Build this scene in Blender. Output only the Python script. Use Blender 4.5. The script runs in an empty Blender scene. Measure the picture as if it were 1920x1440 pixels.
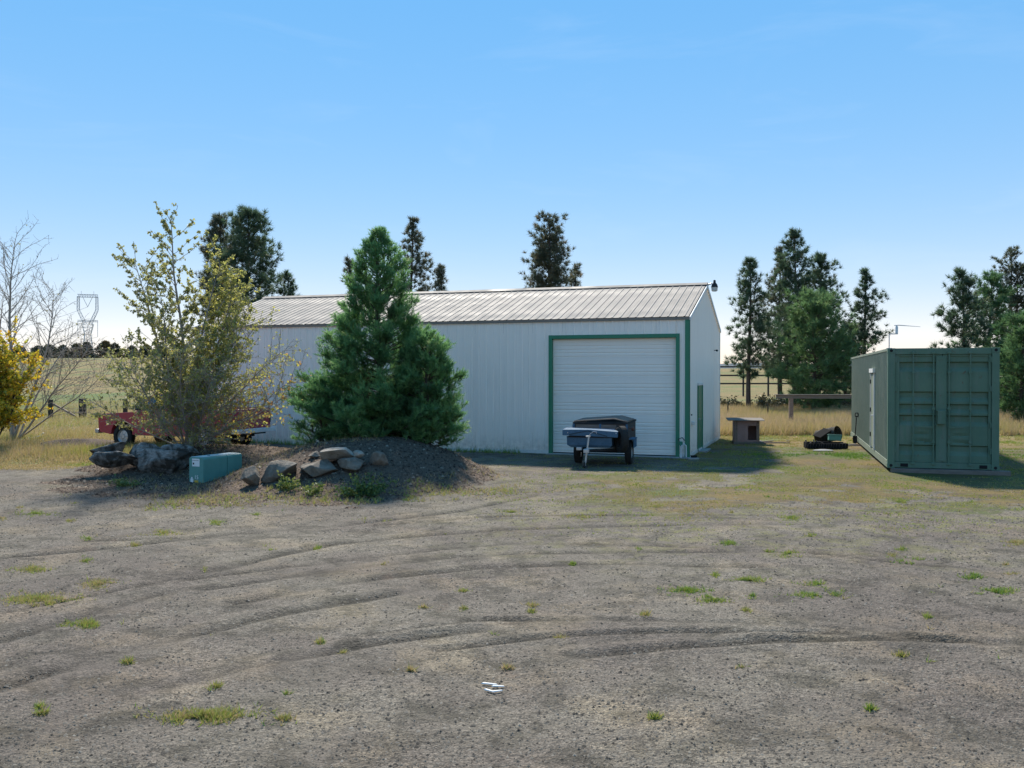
import bpy, bmesh, math, random
import numpy as np
from mathutils import Vector, Matrix

R = math.radians
scene = bpy.context.scene
col = scene.collection

# ------------------------------------------------------------------ camera, sky, sun, exposure
CAMH, FPX, PITCH = 2.35, 1710.0, math.atan(17 / 1710)
cam_d = bpy.data.cameras.new('camera')
cam = bpy.data.objects.new('camera', cam_d)
col.objects.link(cam)
cam.location = (0, 0, CAMH)
cam.rotation_euler = (R(90) - PITCH, 0, 0)
cam_d.sensor_width = 36
cam_d.lens = 36 * FPX / 1920
cam_d.clip_start = 0.1
cam_d.clip_end = 9000
scene.camera = cam

SUN_AZ, SUN_EL = R(-8), R(42)          # a little left of straight ahead, beyond the building
world = bpy.data.worlds.new('World')
scene.world = world
world.use_nodes = True
wn = world.node_tree
wn.nodes.clear()
w_out = wn.nodes.new('ShaderNodeOutputWorld')
w_bg = wn.nodes.new('ShaderNodeBackground')
sky = wn.nodes.new('ShaderNodeTexSky')
sky.sky_type = 'NISHITA'
sky.sun_disc = False
sky.sun_elevation = SUN_EL
sky.sun_rotation = SUN_AZ
sky.altitude = 600
sky.air_density = 1.0
sky.dust_density = 0.0
sky.ozone_density = 4.0
w_bg.inputs['Strength'].default_value = 0.15
# whole dome compressed alike: lifts the unseen zenith to fill the shaded wall
w_gam = wn.nodes.new('ShaderNodeGamma')
w_gam.inputs[1].default_value = 0.22
w_sat = wn.nodes.new('ShaderNodeHueSaturation')
w_sat.inputs['Saturation'].default_value = 3.5
wn.links.new(sky.outputs[0], w_gam.inputs[0])
wn.links.new(w_gam.outputs[0], w_sat.inputs['Color'])
w_tint = wn.nodes.new('ShaderNodeMix')
w_tint.data_type, w_tint.blend_type = 'RGBA', 'MULTIPLY'
w_tint.inputs[0].default_value = 1.0
w_tint.inputs[7].default_value = (.81, .68, .69, 1)
wn.links.new(w_sat.outputs[0], w_tint.inputs[6])
# faint high cirrus over the whole sky
w_co = wn.nodes.new('ShaderNodeTexCoord')
w_map = wn.nodes.new('ShaderNodeMapping')
w_map.inputs['Scale'].default_value = (1.3, 1.0, 6.5)
w_map.inputs['Rotation'].default_value = (.1, .22, .3)
w_noi = wn.nodes.new('ShaderNodeTexNoise')
w_noi.inputs['Scale'].default_value = 3.1
w_noi.inputs['Detail'].default_value = 8
w_noi.inputs['Roughness'].default_value = .58
w_noi.inputs['Distortion'].default_value = .7
w_rng = wn.nodes.new('ShaderNodeMapRange')
w_rng.inputs[1].default_value, w_rng.inputs[2].default_value = .52, .80
w_rng.inputs[3].default_value, w_rng.inputs[4].default_value = 0, .09
w_cir = wn.nodes.new('ShaderNodeMix')
w_cir.data_type = 'RGBA'
w_cir.inputs[7].default_value = (1.15, 1.22, 1.30, 1)
wn.links.new(w_co.outputs['Generated'], w_map.inputs[0])
wn.links.new(w_map.outputs[0], w_noi.inputs['Vector'])
wn.links.new(w_noi.outputs['Fac'], w_rng.inputs[0])
wn.links.new(w_rng.outputs[0], w_cir.inputs[0])
wn.links.new(w_tint.outputs[2], w_cir.inputs[6])
wn.links.new(w_cir.outputs[2], w_bg.inputs['Color'])
wn.links.new(w_bg.outputs[0], w_out.inputs[0])

sun_d = bpy.data.lights.new('sun', 'SUN')
sun_d.energy = 1.2
sun_d.angle = R(4.5)
sun_d.color = (1.0, 0.93, 0.82)
sun = bpy.data.objects.new('sun', sun_d)
col.objects.link(sun)
to_sun = Vector((math.sin(SUN_AZ) * math.cos(SUN_EL), math.cos(SUN_AZ) * math.cos(SUN_EL), math.sin(SUN_EL)))
sun.rotation_euler = to_sun.to_track_quat('Z', 'Y').to_euler()
sun.location = to_sun * 50

vs = scene.view_settings
vs.view_transform = 'Standard'
vs.look = 'None'
vs.gamma = 1.0
vs.use_curve_mapping = False
vs.exposure = 2.62
scene.cycles.max_bounces = 8
scene.cycles.transparent_max_bounces = 12

# ------------------------------------------------------------------ small helpers
rng = np.random.default_rng(7)
rnd = random.Random(11)


def ray(px, py):
    a, b = (px - 960) / FPX, (720 - py) / FPX
    c, s = math.cos(PITCH), math.sin(PITCH)
    return Vector((a, c + b * s, -s + b * c))


def at(px, py, Y):
    d = ray(px, py)
    return Vector((0, 0, CAMH)) + d * (Y / d.y)


def G(px, py, z=0.0):
    d = ray(px, py)
    return Vector((0, 0, CAMH)) + d * ((z - CAMH) / d.z)


def sstep(a, b, x):
    t = np.clip((x - a) / (b - a), 0, 1)
    return t * t * (3 - 2 * t)


def _hash(i, j, seed):
    n = (i * 374761393 + j * 668265263 + seed * 1442695041) & 0xffffffff
    n = ((n ^ (n >> 13)) * 1274126177) & 0xffffffff
    return ((n ^ (n >> 16)) & 0xffff) / 65535.0


def vnoise(x, y, seed=0):
    x, y = np.asarray(x, float), np.asarray(y, float)
    i, j = np.floor(x).astype(np.int64), np.floor(y).astype(np.int64)
    u, v = x - i, y - j
    u, v = u * u * (3 - 2 * u), v * v * (3 - 2 * v)
    a, b = _hash(i, j, seed), _hash(i + 1, j, seed)
    c, d = _hash(i, j + 1, seed), _hash(i + 1, j + 1, seed)
    return (a * (1 - u) + b * u) * (1 - v) + (c * (1 - u) + d * u) * v


def fbm(x, y, seed=0, o=4):
    s, a, t = 0, 1, 0
    for k in range(o):
        s = s + a * vnoise(x * 2 ** k, y * 2 ** k, seed + k)
        t += a
        a *= .5
    return s / t


# tyre tracks on the gravel: each a polyline of ground points
TRACKS = [[G(*p).xy for p in line] for line in (
    [(330, 1090), (600, 1056), (800, 1032), (960, 1018), (1240, 1022), (1500, 1036), (1760, 1062)],
    [(380, 1105), (640, 1068), (840, 1044), (960, 1036), (1240, 1034), (1450, 1034), (1640, 1044)],
    [(300, 1085), (420, 1066), (520, 1042), (620, 1020), (760, 1005), (960, 992), (1200, 984), (1500, 985)],
    [(640, 1195), (760, 1178), (900, 1160), (1100, 1160), (1400, 1166), (1560, 1175), (1700, 1192), (1800, 1200)],
    [(1080, 1230), (1250, 1212), (1450, 1200), (1650, 1196), (1920, 1206)],
    [(0, 1200), (120, 1165), (240, 1130), (320, 1108)],
    [(0, 1150), (110, 1130), (210, 1108), (330, 1086)],
    [(300, 1290), (480, 1245), (700, 1205), (900, 1180)],
    [(0, 1290), (160, 1240), (330, 1195), (520, 1150), (740, 1112)],
    [(700, 985), (900, 970), (1100, 966), (1500, 968)],
    [(440, 1130), (700, 1085), (900, 1062), (1150, 1055), (1420, 1062)],
    [(0, 1045), (180, 1030), (420, 1004), (640, 985), (860, 958), (1000, 930)],
    [(820, 1218), (1050, 1190), (1300, 1182), (1600, 1188)],
    [(150, 1015), (330, 1010), (560, 1008)],
)]


def seg_dist(x, y, pts):
    best = np.full(np.shape(x), 1e9)
    for p, q in zip(pts[:-1], pts[1:]):
        dx, dy = q[0] - p[0], q[1] - p[1]
        t = np.clip(((x - p[0]) * dx + (y - p[1]) * dy) / (dx * dx + dy * dy), 0, 1)
        best = np.minimum(best, np.hypot(x - p[0] - t * dx, y - p[1] - t * dy))
    return best


def bump(x, y, cx, cy, rl, rr, rf, rb):
    dx, dy = x - cx, y - cy
    d = np.hypot(dx / np.where(dx < 0, rl, rr), dy / np.where(dy < 0, rf, rb))
    return np.clip(1 - d * d, 0, 1) ** 1.5


def mounds(x, y):
    wob = (fbm(x * .7, y * .7, 5, 3) - .5)
    xx, yy = x + wob * .5, y + wob * .5
    a = .88 * bump(xx, yy, -3.1, 21.3, 3.9, 2.75, 4.1, 3.4)
    b = .60 * bump(xx, yy, -7.2, 22.5, 3.9, 3.6, 2.1, 3.2)
    c = .22 * bump(xx, yy, -14.0, 29.0, 1.6, 2.6, 1.2, 1.2)
    return np.maximum(np.maximum(a, b), c) + .25 * np.minimum(a, b)


def H(x, y):
    x, y = np.asarray(x, float), np.asarray(y, float)
    z = mounds(x, y)
    z = z + .10 * sstep(-4, -9, x) * sstep(24, 27, y) * sstep(60, 40, y)
    z = z + sstep(38, 150, y) * 5.0 * sstep(-2, -26, x) + sstep(75, 320, y) * 4.6 * sstep(-2, 10, x)
    near = sstep(60, 30, y)
    z = z + near * (.05 * (fbm(x * .25, y * .25, 21, 3) - .5) + .018 * (fbm(x * 2.2, y * 2.2, 33, 3) - .5))
    z = z + (1 - near) * .5 * (fbm(x * .03, y * .03, 40, 3) - .5)
    return z


def Hs(x, y):
    return float(H(np.array([x]), np.array([y]))[0])


def hit(px, py):
    d = ray(px, py)
    o = Vector((0, 0, CAMH))
    ts = np.linspace(3, 90, 4000)
    zz = o.z + d.z * ts
    hh = H(o.x + d.x * ts, o.y + d.y * ts)
    k = int(np.argmax(zz < hh))
    p = o + d * float(ts[k])
    return Vector((p.x, p.y, Hs(p.x, p.y)))


def tag(o, label=None, cat=None, group=None, kind=None):
    if label: o['label'] = label
    if cat: o['category'] = cat
    if group: o['group'] = group
    if kind: o['kind'] = kind
    return o


def empty(name, loc=(0, 0, 0), rz=0.0, label=None, cat=None, group=None):
    o = bpy.data.objects.new(name, None)
    o.empty_display_size = .2
    col.objects.link(o)
    o.location = loc
    o.rotation_euler = (0, 0, rz)
    return tag(o, label, cat, group)


def link_mesh(name, me, mat, parent=None):
    if mat is not None and len(me.materials) == 0:
        me.materials.append(mat)
    o = bpy.data.objects.new(name, me)
    col.objects.link(o)
    o.parent = parent
    return o


def np_mesh(name, verts, faces, mat, parent=None, smooth=False, attrs=None):
    """verts (N,3), faces (M,3 or 4) arrays -> one mesh object; attrs: per-vertex floats"""
    verts = np.asarray(verts, np.float32)
    faces = np.asarray(faces, np.int32)
    me = bpy.data.meshes.new(name)
    me.vertices.add(len(verts))
    me.vertices.foreach_set('co', verts.ravel())
    k = faces.shape[1]
    me.loops.add(faces.size)
    me.loops.foreach_set('vertex_index', faces.ravel())
    me.polygons.add(len(faces))
    me.polygons.foreach_set('loop_start', np.arange(0, faces.size, k, dtype=np.int32))
    me.polygons.foreach_set('loop_total', np.full(len(faces), k, np.int32))
    if smooth:
        me.polygons.foreach_set('use_smooth', np.ones(len(faces), bool))
    me.update(calc_edges=True)
    for an, av in (attrs or {}).items():
        a = me.attributes.new(an, 'FLOAT', 'POINT')
        a.data.foreach_set('value', np.asarray(av, np.float32))
    return link_mesh(name, me, mat, parent)


class MB:
    """collects boxes, tubes and lathes, then links them as one mesh object"""

    def __init__(s):
        s.v, s.f = [], []

    def add(s, vs, fs):
        n = len(s.v)
        s.v += [tuple(v) for v in vs]
        s.f += [tuple(i + n for i in f) for f in fs]
        return s

    def box(s, x0, x1, y0, y1, z0, z1):
        return s.add([(x0, y0, z0), (x1, y0, z0), (x1, y1, z0), (x0, y1, z0), (x0, y0, z1), (x1, y0, z1), (x1, y1, z1), (x0, y1, z1)],
                     [(0, 3, 2, 1), (4, 5, 6, 7), (0, 1, 5, 4), (1, 2, 6, 5), (2, 3, 7, 6), (3, 0, 4, 7)])

    def beam(s, p, q, w, h, up=(0, 0, 1)):
        p, q = Vector(p), Vector(q)
        d = (q - p).normalized()
        a = d.cross(Vector(up))
        a = a.normalized() if a.length > 1e-4 else Vector((1, 0, 0))
        b = a.cross(d).normalized()
        vs = []
        for c in (p, q):
            for i, j in ((-1, -1), (1, -1), (1, 1), (-1, 1)):
                vs.append(c + a * (i * w / 2) + b * (j * h / 2))
        return s.add(vs, [(3, 2, 1, 0), (4, 5, 6, 7), (0, 1, 5, 4), (1, 2, 6, 5), (2, 3, 7, 6), (3, 0, 4, 7)])

    def tube(s, pts, rad, n=8, cap=True):
        pts = [Vector(p) for p in pts]
        if not hasattr(rad, '__len__'): rad = [rad] * len(pts)
        vs, prev = [], None
        for i, p in enumerate(pts):
            d = (pts[min(i + 1, len(pts) - 1)] - pts[max(i - 1, 0)])
            d = d.normalized() if d.length > 1e-9 else Vector((0, 0, 1))
            if prev is None:
                a = d.orthogonal().normalized()
            else:
                a = prev - d * prev.dot(d)
                a = a.normalized() if a.length > 1e-6 else d.orthogonal().normalized()
            prev = a
            b = d.cross(a)
            for k in range(n):
                t = 2 * math.pi * k / n
                vs.append(p + (a * math.cos(t) + b * math.sin(t)) * rad[i])
        fs = []
        for i in range(len(pts) - 1):
            for k in range(n):
                k2 = (k + 1) % n
                fs.append((i * n + k, i * n + k2, (i + 1) * n + k2, (i + 1) * n + k))
        if cap:
            fs.append(tuple(range(n - 1, -1, -1)))
            m = (len(pts) - 1) * n
            fs.append(tuple(range(m, m + n)))
        return s.add(vs, fs)

    def lathe(s, prof, c=(0, 0, 0), axis='y', n=28):
        """prof: list of (along, radius)"""
        vs = []
        for a, r in prof:
            for k in range(n):
                t = 2 * math.pi * k / n
                u, w = r * math.cos(t), r * math.sin(t)
                p = {'x': (a, u, w), 'y': (u, a, w), 'z': (u, w, a)}[axis]
                vs.append((c[0] + p[0], c[1] + p[1], c[2] + p[2]))
        fs = []
        for i in range(len(prof) - 1):
            for k in range(n):
                k2 = (k + 1) % n
                fs.append((i * n + k, i * n + k2, (i + 1) * n + k2, (i + 1) * n + k))
        return s.add(vs, fs)

    def prism(s, poly, y0, y1):
        """polygon in xz, extruded along y"""
        n = len(poly)
        vs = [(x, y0, z) for x, z in poly] + [(x, y1, z) for x, z in poly]
        fs = [tuple(range(n)), tuple(range(2 * n - 1, n - 1, -1))]
        fs += [(i, n + i, n + (i + 1) % n, (i + 1) % n) for i in range(n)]
        return s.add(vs, fs)

    def build(s, name, mat, parent=None, smooth=False, bevel=0.0):
        me = bpy.data.meshes.new(name)
        bm = bmesh.new()
        vv = [bm.verts.new(v) for v in s.v]
        for f in s.f:
            try:
                bm.faces.new([vv[i] for i in f])
            except ValueError:
                pass
        bmesh.ops.recalc_face_normals(bm, faces=bm.faces)
        if bevel:
            es = [e for e in bm.edges if len(e.link_faces) == 2 and e.calc_face_angle(0) > .5]
            bmesh.ops.bevel(bm, geom=es, offset=bevel, segments=2, affect='EDGES', profile=.6)
        if smooth:
            for f in bm.faces: f.smooth = True
            for e in bm.edges:
                if len(e.link_faces) == 2 and e.calc_face_angle(0) > .7: e.smooth = False
        bm.to_mesh(me)
        bm.free()
        return link_mesh(name, me, mat, parent)


def copy_tree(o, parent=None):
    c = o.copy()
    col.objects.link(c)
    c.parent = parent
    for ch in list(o.children):
        copy_tree(ch, c)
    return c


# ------------------------------------------------------------------ materials
class NT:
    def __init__(s, name):
        s.m = bpy.data.materials.new(name)
        s.m.use_nodes = True
        s.t = s.m.node_tree
        s.n = s.t.nodes
        s.n.clear()
        s.out = s.n.new('ShaderNodeOutputMaterial')

    def node(s, typ, **kw):
        x = s.n.new(typ)
        for k, v in kw.items(): setattr(x, k, v)
        return x

    def link(s, a, b):
        s.t.links.new(a, b)

    def coord(s, scale=(1, 1, 1), which='Object'):
        c = s.node('ShaderNodeTexCoord')
        m = s.node('ShaderNodeMapping')
        m.inputs['Scale'].default_value = scale
        s.link(c.outputs[which], m.inputs['Vector'])
        return m.outputs[0]

    def noise(s, scale, detail=4, rough=.55, vec=None, dist=0.0):
        x = s.node('ShaderNodeTexNoise')
        x.inputs['Scale'].default_value = scale
        x.inputs['Detail'].default_value = detail
        x.inputs['Roughness'].default_value = rough
        x.inputs['Distortion'].default_value = dist
        if vec is not None: s.link(vec, x.inputs['Vector'])
        return x.outputs['Fac']

    def voronoi(s, scale, vec=None, out='Color'):
        x = s.node('ShaderNodeTexVoronoi')
        x.inputs['Scale'].default_value = scale
        if vec is not None: s.link(vec, x.inputs['Vector'])
        return x.outputs[out]

    def attr(s, name):
        x = s.node('ShaderNodeAttribute', attribute_name=name)
        return x.outputs['Fac']

    def ramp(s, fac, stops, interp='LINEAR'):
        x = s.node('ShaderNodeValToRGB')
        x.color_ramp.interpolation = interp
        e = x.color_ramp.elements
        while len(e) < len(stops): e.new(.5)
        for el, (p, c) in zip(e, stops):
            el.position = p
            el.color = (*c, 1) if len(c) == 3 else c
        s.link(fac, x.inputs[0])
        return x.outputs[0]

    def val(s, fac, a, b, c=0.0, d=1.0):
        x = s.node('ShaderNodeMapRange')
        for i, v in zip((1, 2, 3, 4), (a, b, c, d)): x.inputs[i].default_value = v
        s.link(fac, x.inputs[0])
        return x.outputs[0]

    def mix(s, fac, a, b, mode='MIX'):
        x = s.node('ShaderNodeMix', data_type='RGBA', blend_type=mode)
        for v, i in ((fac, 0), (a, 6), (b, 7)):
            if isinstance(v, (int, float)): x.inputs[i].default_value = v
            elif isinstance(v, tuple): x.inputs[i].default_value = (*v, 1)
            else: s.link(v, x.inputs[i])
        return x.outputs[2]

    def math(s, op, a, b=None):
        x = s.node('ShaderNodeMath', operation=op)
        for v, i in ((a, 0), (b, 1)):
            if v is None: continue
            if isinstance(v, (int, float)): x.inputs[i].default_value = v
            else: s.link(v, x.inputs[i])
        return x.outputs[0]

    def bump(s, h, strength=.3, dist=.01, normal=None):
        x = s.node('ShaderNodeBump')
        x.inputs['Strength'].default_value = strength
        x.inputs['Distance'].default_value = dist
        s.link(h, x.inputs['Height'])
        if normal is not None: s.link(normal, x.inputs['Normal'])
        return x.outputs[0]

    def surf(s, color, rough=.8, metal=0.0, normal=None, spec=.5):
        p = s.node('ShaderNodeBsdfPrincipled')
        for v, k in ((color, 'Base Color'), (rough, 'Roughness'), (metal, 'Metallic'), (spec, 'Specular IOR Level')):
            if isinstance(v, tuple): p.inputs[k].default_value = (*v, 1)
            elif isinstance(v, (int, float)): p.inputs[k].default_value = v
            else: s.link(v, p.inputs[k])
        if normal is not None: s.link(normal, p.inputs['Normal'])
        s.link(p.outputs[0], s.out.inputs[0])
        return s.m


def weathered(name, c1, c2, rough=.6, metal=0.0, scale=3.0, dirt=None, dirt_amt=.5, bump=.15, bscale=60, spec=.4, stretch=(1, 1, 1)):
    t = NT(name)
    v = t.coord(stretch)
    n1 = t.noise(scale, 6, .62, v)
    c = t.ramp(n1, [(.3, c1), (.7, c2)])
    if dirt:
        n2 = t.noise(scale * 2.7, 7, .7, v, 1.2)
        c = t.mix(t.val(n2, .52, .72, 0, dirt_amt), c, dirt)
    nb = t.noise(bscale, 4, .6, v)
    r = t.val(n1, .3, .7, max(rough - .1, .05), min(rough + .12, 1))
    return t.surf(c, r, metal, t.bump(nb, bump, .006), spec)


def leafy(name, stops, trans=.4, tint=(1, 1, 1), gloss=.04):
    """foliage: colour from the per-blade attribute 'tone', with light passing through"""
    t = NT(name)
    c = t.ramp(t.attr('tone'), stops)
    d = t.node('ShaderNodeBsdfDiffuse')
    tr = t.node('ShaderNodeBsdfTranslucent')
    t.link(c, d.inputs[0])
    t.link(t.mix(1.0, c, tint, 'MULTIPLY'), tr.inputs[0])
    mx = t.node('ShaderNodeMixShader')
    mx.inputs[0].default_value = trans
    t.link(d.outputs[0], mx.inputs[1])
    t.link(tr.outputs[0], mx.inputs[2])
    gl = t.node('ShaderNodeBsdfGlossy')
    gl.inputs['Roughness'].default_value = .45
    m2 = t.node('ShaderNodeMixShader')
    m2.inputs[0].default_value = gloss
    t.link(mx.outputs[0], m2.inputs[1])
    t.link(gl.outputs[0], m2.inputs[2])
    t.link(m2.outputs[0], t.out.inputs[0])
    return t.m


M = {}
def painted_steel(name, c1, c2, rough=.5):
    t = NT(name)
    v = t.coord()
    n1 = t.noise(.8, 5, .6, v)
    c = t.ramp(n1, [(.3, c1), (.7, c2)])
    vs_ = t.coord((5, 5, .22))
    c = t.mix(t.val(t.noise(3.0, 6, .65, vs_), .52, .75, 0, .22), c, (.56, .50, .44))
    sep = t.node('ShaderNodeSeparateXYZ')
    tc = t.node('ShaderNodeTexCoord')
    t.link(tc.outputs['Object'], sep.inputs[0])
    splash = t.math('MULTIPLY', t.val(sep.outputs[2], .0, .55, 1, 0), t.val(t.noise(6, 6, .7, v), .38, .68, 0, .75))
    c = t.mix(splash, c, (.34, .29, .24))
    # screw heads in rows
    return t.surf(c, rough, 0, t.bump(t.noise(2.2, 3, .5, v), .12, .05), .35)


M['siding'] = painted_steel('white_steel_siding', (.94, .83, .73), (.97, .86, .76))
M['roofing'] = weathered('galvanised_roofing', (.225, .190, .158), (.275, .235, .198), .75, 0, 1.4, (.19, .16, .135), .4, .06, 40, .35)
M['trim_white'] = weathered('white_trim', (.66, .65, .62), (.74, .73, .70), .5, 0, 3, (.45, .42, .38), .4)
M['green_trim'] = weathered('green_painted_trim', (.03, .19, .105), (.04, .22, .12), .45, 0, 4, (.05, .11, .075), .35, .05)
M['garage'] = weathered('white_garage_door', (.95, .84, .74), (.97, .865, .765), .45, 0, .8, (.86, .77, .70), .35, .05, 30, .35, (1, 1, .3))
M['concrete'] = weathered('concrete', (.26, .26, .25), (.36, .35, .33), .9, 0, 6, (.15, .15, .14), .5, .3)
M['dark_plastic'] = weathered('black_plastic', (.012, .012, .013), (.025, .025, .026), .95, 0, 8, None, .5, .15, 60, .08)
M['black_metal'] = weathered('black_metal', (.018, .019, .021), (.04, .04, .042), .75, 0, 6, (.07, .04, .025), .4, .15, 60, .15)
M['rubber'] = weathered('tyre_rubber', (.014, .014, .014), (.028, .027, .025), .85, 0, 7, (.07, .065, .055), .45, .3)
M['steel'] = weathered('dull_galvanised_steel', (.42, .43, .44), (.56, .57, .58), .42, .75, 9, (.25, .22, .2), .4)
M['white_paint'] = weathered('white_paint', (.72, .72, .72), (.80, .80, .79), .5, 0, 4, (.5, .45, .4), .4)
M['blue_paint'] = weathered('faded_blue_paint', (.065, .125, .19), (.095, .165, .24), .8, 0, 5, (.045, .06, .075), .6, .12, 60, .2)
M['brown_board'] = weathered('weathered_plywood', (.17, .115, .085), (.27, .20, .16), .85, 0, 4, (.09, .07, .06), .5, .3, 50, .3, (1, 1, 6))
M['tub_board'] = weathered('dark_trailer_board', (.05, .04, .036), (.085, .068, .06), .8, 0, 5, (.10, .075, .06), .5, .3, 50, .3, (1, 1, 5))
M['pink_board'] = weathered('faded_pink_board', (.30, .18, .16), (.37, .235, .21), .85, 0, 4, (.2, .15, .14), .5, .3)
M['grey_board'] = weathered('silvered_timber', (.13, .11, .092), (.22, .19, .162), .9, 0, 3, (.12, .10, .085), .55, .4, 30, .3, (1, 8, 8))
M['dark_timber'] = weathered('creosoted_post', (.03, .026, .022), (.065, .055, .045), .9, 0, 4, (.11, .09, .07), .5, .5)
def container_paint():
    t = NT('green_container_paint')
    v = t.coord()
    n1 = t.noise(1.3, 6, .6, v)
    c = t.ramp(n1, [(.3, (.085, .155, .105)), (.7, (.12, .195, .135))])
    c = t.mix(t.val(t.noise(2.4, 7, .7, t.coord((3, 3, .4))), .50, .70, 0, .65), c, (.16, .195, .16))
    c = t.mix(t.val(t.noise(7, 8, .75, v, .8), .60, .70, 0, .85), c, (.13, .068, .04))
    c = t.mix(t.val(t.noise(30, 5, .7, v), .66, .74, 0, .5), c, (.24, .26, .22))
    return t.surf(c, .68, 0, t.bump(t.noise(55, 4, .6, v), .12, .006, t.bump(n1, .2, .03)), .3)


M['container'] = container_paint()
M['container_rail'] = weathered('pale_container_paint', (.145, .185, .135), (.21, .245, .185), .65, 0, 2.2, (.27, .25, .2), .55, .1, 50, .3)  # paler green for the side walls and rails than for the end doors
M['dark_gap'] = weathered('dark_opening', (.008, .008, .008), (.014, .013, .012), .9)
M['red_paint'] = weathered('faded_red_paint', (.38, .035, .05), (.46, .055, .072), .45, 0, 2, (.26, .08, .08), .5, .05, 40, .5)
M['glass'] = NT('window_glass').surf((.03, .05, .05), .06, 0, None, .8)
M['teal_box'] = weathered('teal_cabinet_paint', (.085, .25, .215), (.115, .295, .25), .55, 0, 5, (.13, .24, .22), .45, .06)
M['teal_top'] = weathered('cabinet_lid_sunlight', (.42, .50, .48), (.55, .60, .58), .7, 0, 6, (.14, .26, .24), .5)  # cabinet top paler than its body: sunlight from above put into the colour
M['sticker'] = weathered('white_sticker', (.72, .72, .70), (.8, .8, .78), .5, 0, 10)
M['ink'] = weathered('black_ink', (.02, .02, .02), (.04, .04, .04), .6)
M['yellow_sticker'] = weathered('yellow_sticker', (.62, .38, .03), (.70, .45, .05), .5, 0, 12)
M['pale_green_sticker'] = weathered('pale_sticker', (.50, .58, .36), (.62, .68, .46), .5, 0, 12)
M['bark'] = weathered('grey_brown_bark', (.055, .042, .034), (.12, .095, .078), .95, 0, 6, (.17, .145, .125), .5, .6, 30, .2, (1, 1, .25))
M['pale_bark'] = weathered('pale_twig_bark', (.25, .215, .18), (.38, .33, .275), .9, 0, 7, (.44, .39, .33), .5, .4, 40, .2, (1, 1, .3))
M['dark_bark'] = weathered('dark_twig_bark', (.035, .028, .026), (.075, .06, .055), .9, 0, 7)
M['lamp_glass'] = weathered('frosted_lamp_lens', (.55, .5, .45), (.62, .57, .5), .35, 0, 9)
M['rust'] = weathered('rusty_reflector', (.10, .035, .022), (.17, .06, .035), .6, 0, 14)
M['drum'] = weathered('pale_scuffed_drum', (.06, .055, .047), (.11, .10, .086), .95, 0, 4, (.03, .028, .024), .7, .15, 60, .05)
M['pylon'] = weathered('pylon_steel', (.55, .56, .58), (.62, .63, .65), .7, 0, 2)
M['hill'] = weathered('haze_blue_hill', (.035, .055, .07), (.05, .075, .09), 1.0, 0, .004)  # blue of distant haze mixed into the colour of the wooded hills


def rock_mat(name, c1, c2, c3, scale=4):
    t = NT(name)
    v = t.coord()
    n1 = t.noise(scale, 8, .65, v, .4)
    c = t.ramp(n1, [(.28, c1), (.5, c2), (.72, c3)])
    lich = t.noise(scale * 3.1, 6, .7, v)
    c = t.mix(t.val(lich, .6, .7, 0, .55), c, (.27, .26, .19))
    crack = t.voronoi(scale * 1.6, v, 'Distance')
    h = t.math('ADD', t.math('MULTIPLY', n1, 1.6), t.math('MULTIPLY', crack, .5))
    return t.surf(c, .92, 0, t.bump(h, .75, .05, t.bump(t.noise(90, 5, .7, v), .5, .008)), .25)


M['rock'] = rock_mat('grey_brown_rock', (.085, .068, .052), (.165, .138, .108), (.27, .23, .185))
M['rock_pale'] = rock_mat('pale_slab_rock', (.19, .162, .13), (.30, .26, .21), (.42, .37, .31))


def log_mat():
    t = NT('weathered_log_wood')
    v = t.coord((.45, 3.2, 3.2))
    v2 = t.coord()
    grain = t.noise(9, 7, .7, v, .6)
    big = t.noise(2.2, 5, .6, v2, .5)
    c = t.ramp(grain, [(.3, (.11, .10, .088)), (.5, (.27, .25, .225)), (.75, (.42, .39, .36))])
    c = t.mix(t.val(big, .42, .56, 0, .9), c, (.032, .028, .022))
    return t.surf(c, .95, 0, t.bump(grain, .9, .04), .2)


M['log'] = log_mat()

M['pine'] = leafy('pine_needles', [(0, (.045, .085, .05)), (.5, (.085, .14, .075)), (.85, (.14, .17, .09)), (1, (.22, .18, .11))], .5)
M['pine_green'] = leafy('fresh_pine_needles', [(0, (.065, .14, .055)), (.5, (.12, .22, .08)), (1, (.20, .28, .11))], .5)
M['pine_brown'] = leafy('browned_pine_needles', [(0, (.06, .09, .055)), (.5, (.115, .13, .08)), (1, (.21, .165, .11))], .5)
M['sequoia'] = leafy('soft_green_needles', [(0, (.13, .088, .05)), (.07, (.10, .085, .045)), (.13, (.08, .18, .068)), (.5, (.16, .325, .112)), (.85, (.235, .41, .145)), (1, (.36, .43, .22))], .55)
M['shrub_leaf'] = leafy('olive_autumn_leaves', [(0, (.15, .14, .07)), (.4, (.29, .29, .10)), (.65, (.42, .41, .115)), (.9, (.62, .57, .11)), (1, (.52, .26, .07))], .58)
M['yellow_leaf'] = leafy('yellow_autumn_leaves', [(0, (.16, .23, .03)), (.35, (.36, .37, .04)), (.7, (.72, .55, .04)), (1, (.78, .42, .04))], .55)
M['grass'] = leafy('grass_blades', [(0, (.10, .21, .03)), (.3, (.27, .34, .05)), (.55, (.36, .30, .10)), (.8, (.42, .31, .16)), (1, (.52, .38, .25))], .4)
M['weed'] = leafy('weed_leaves', [(0, (.03, .07, .02)), (.5, (.085, .15, .03)), (1, (.24, .26, .07))], .35)
M['far_leaf'] = leafy('far_tree_foliage', [(0, (.035, .045, .028)), (.5, (.07, .08, .04)), (1, (.20, .13, .06))], .2)


# ------------------------------------------------------------------ ground
def axis(parts):
    out = [np.array([parts[0][0]])]
    for a, b, n in parts:
        out.append(np.linspace(a, b, n + 1)[1:])
    return np.concatenate(out)


def geo(a, b, n):
    return a * (b / a) ** (np.arange(1, n + 1) / n)


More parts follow.
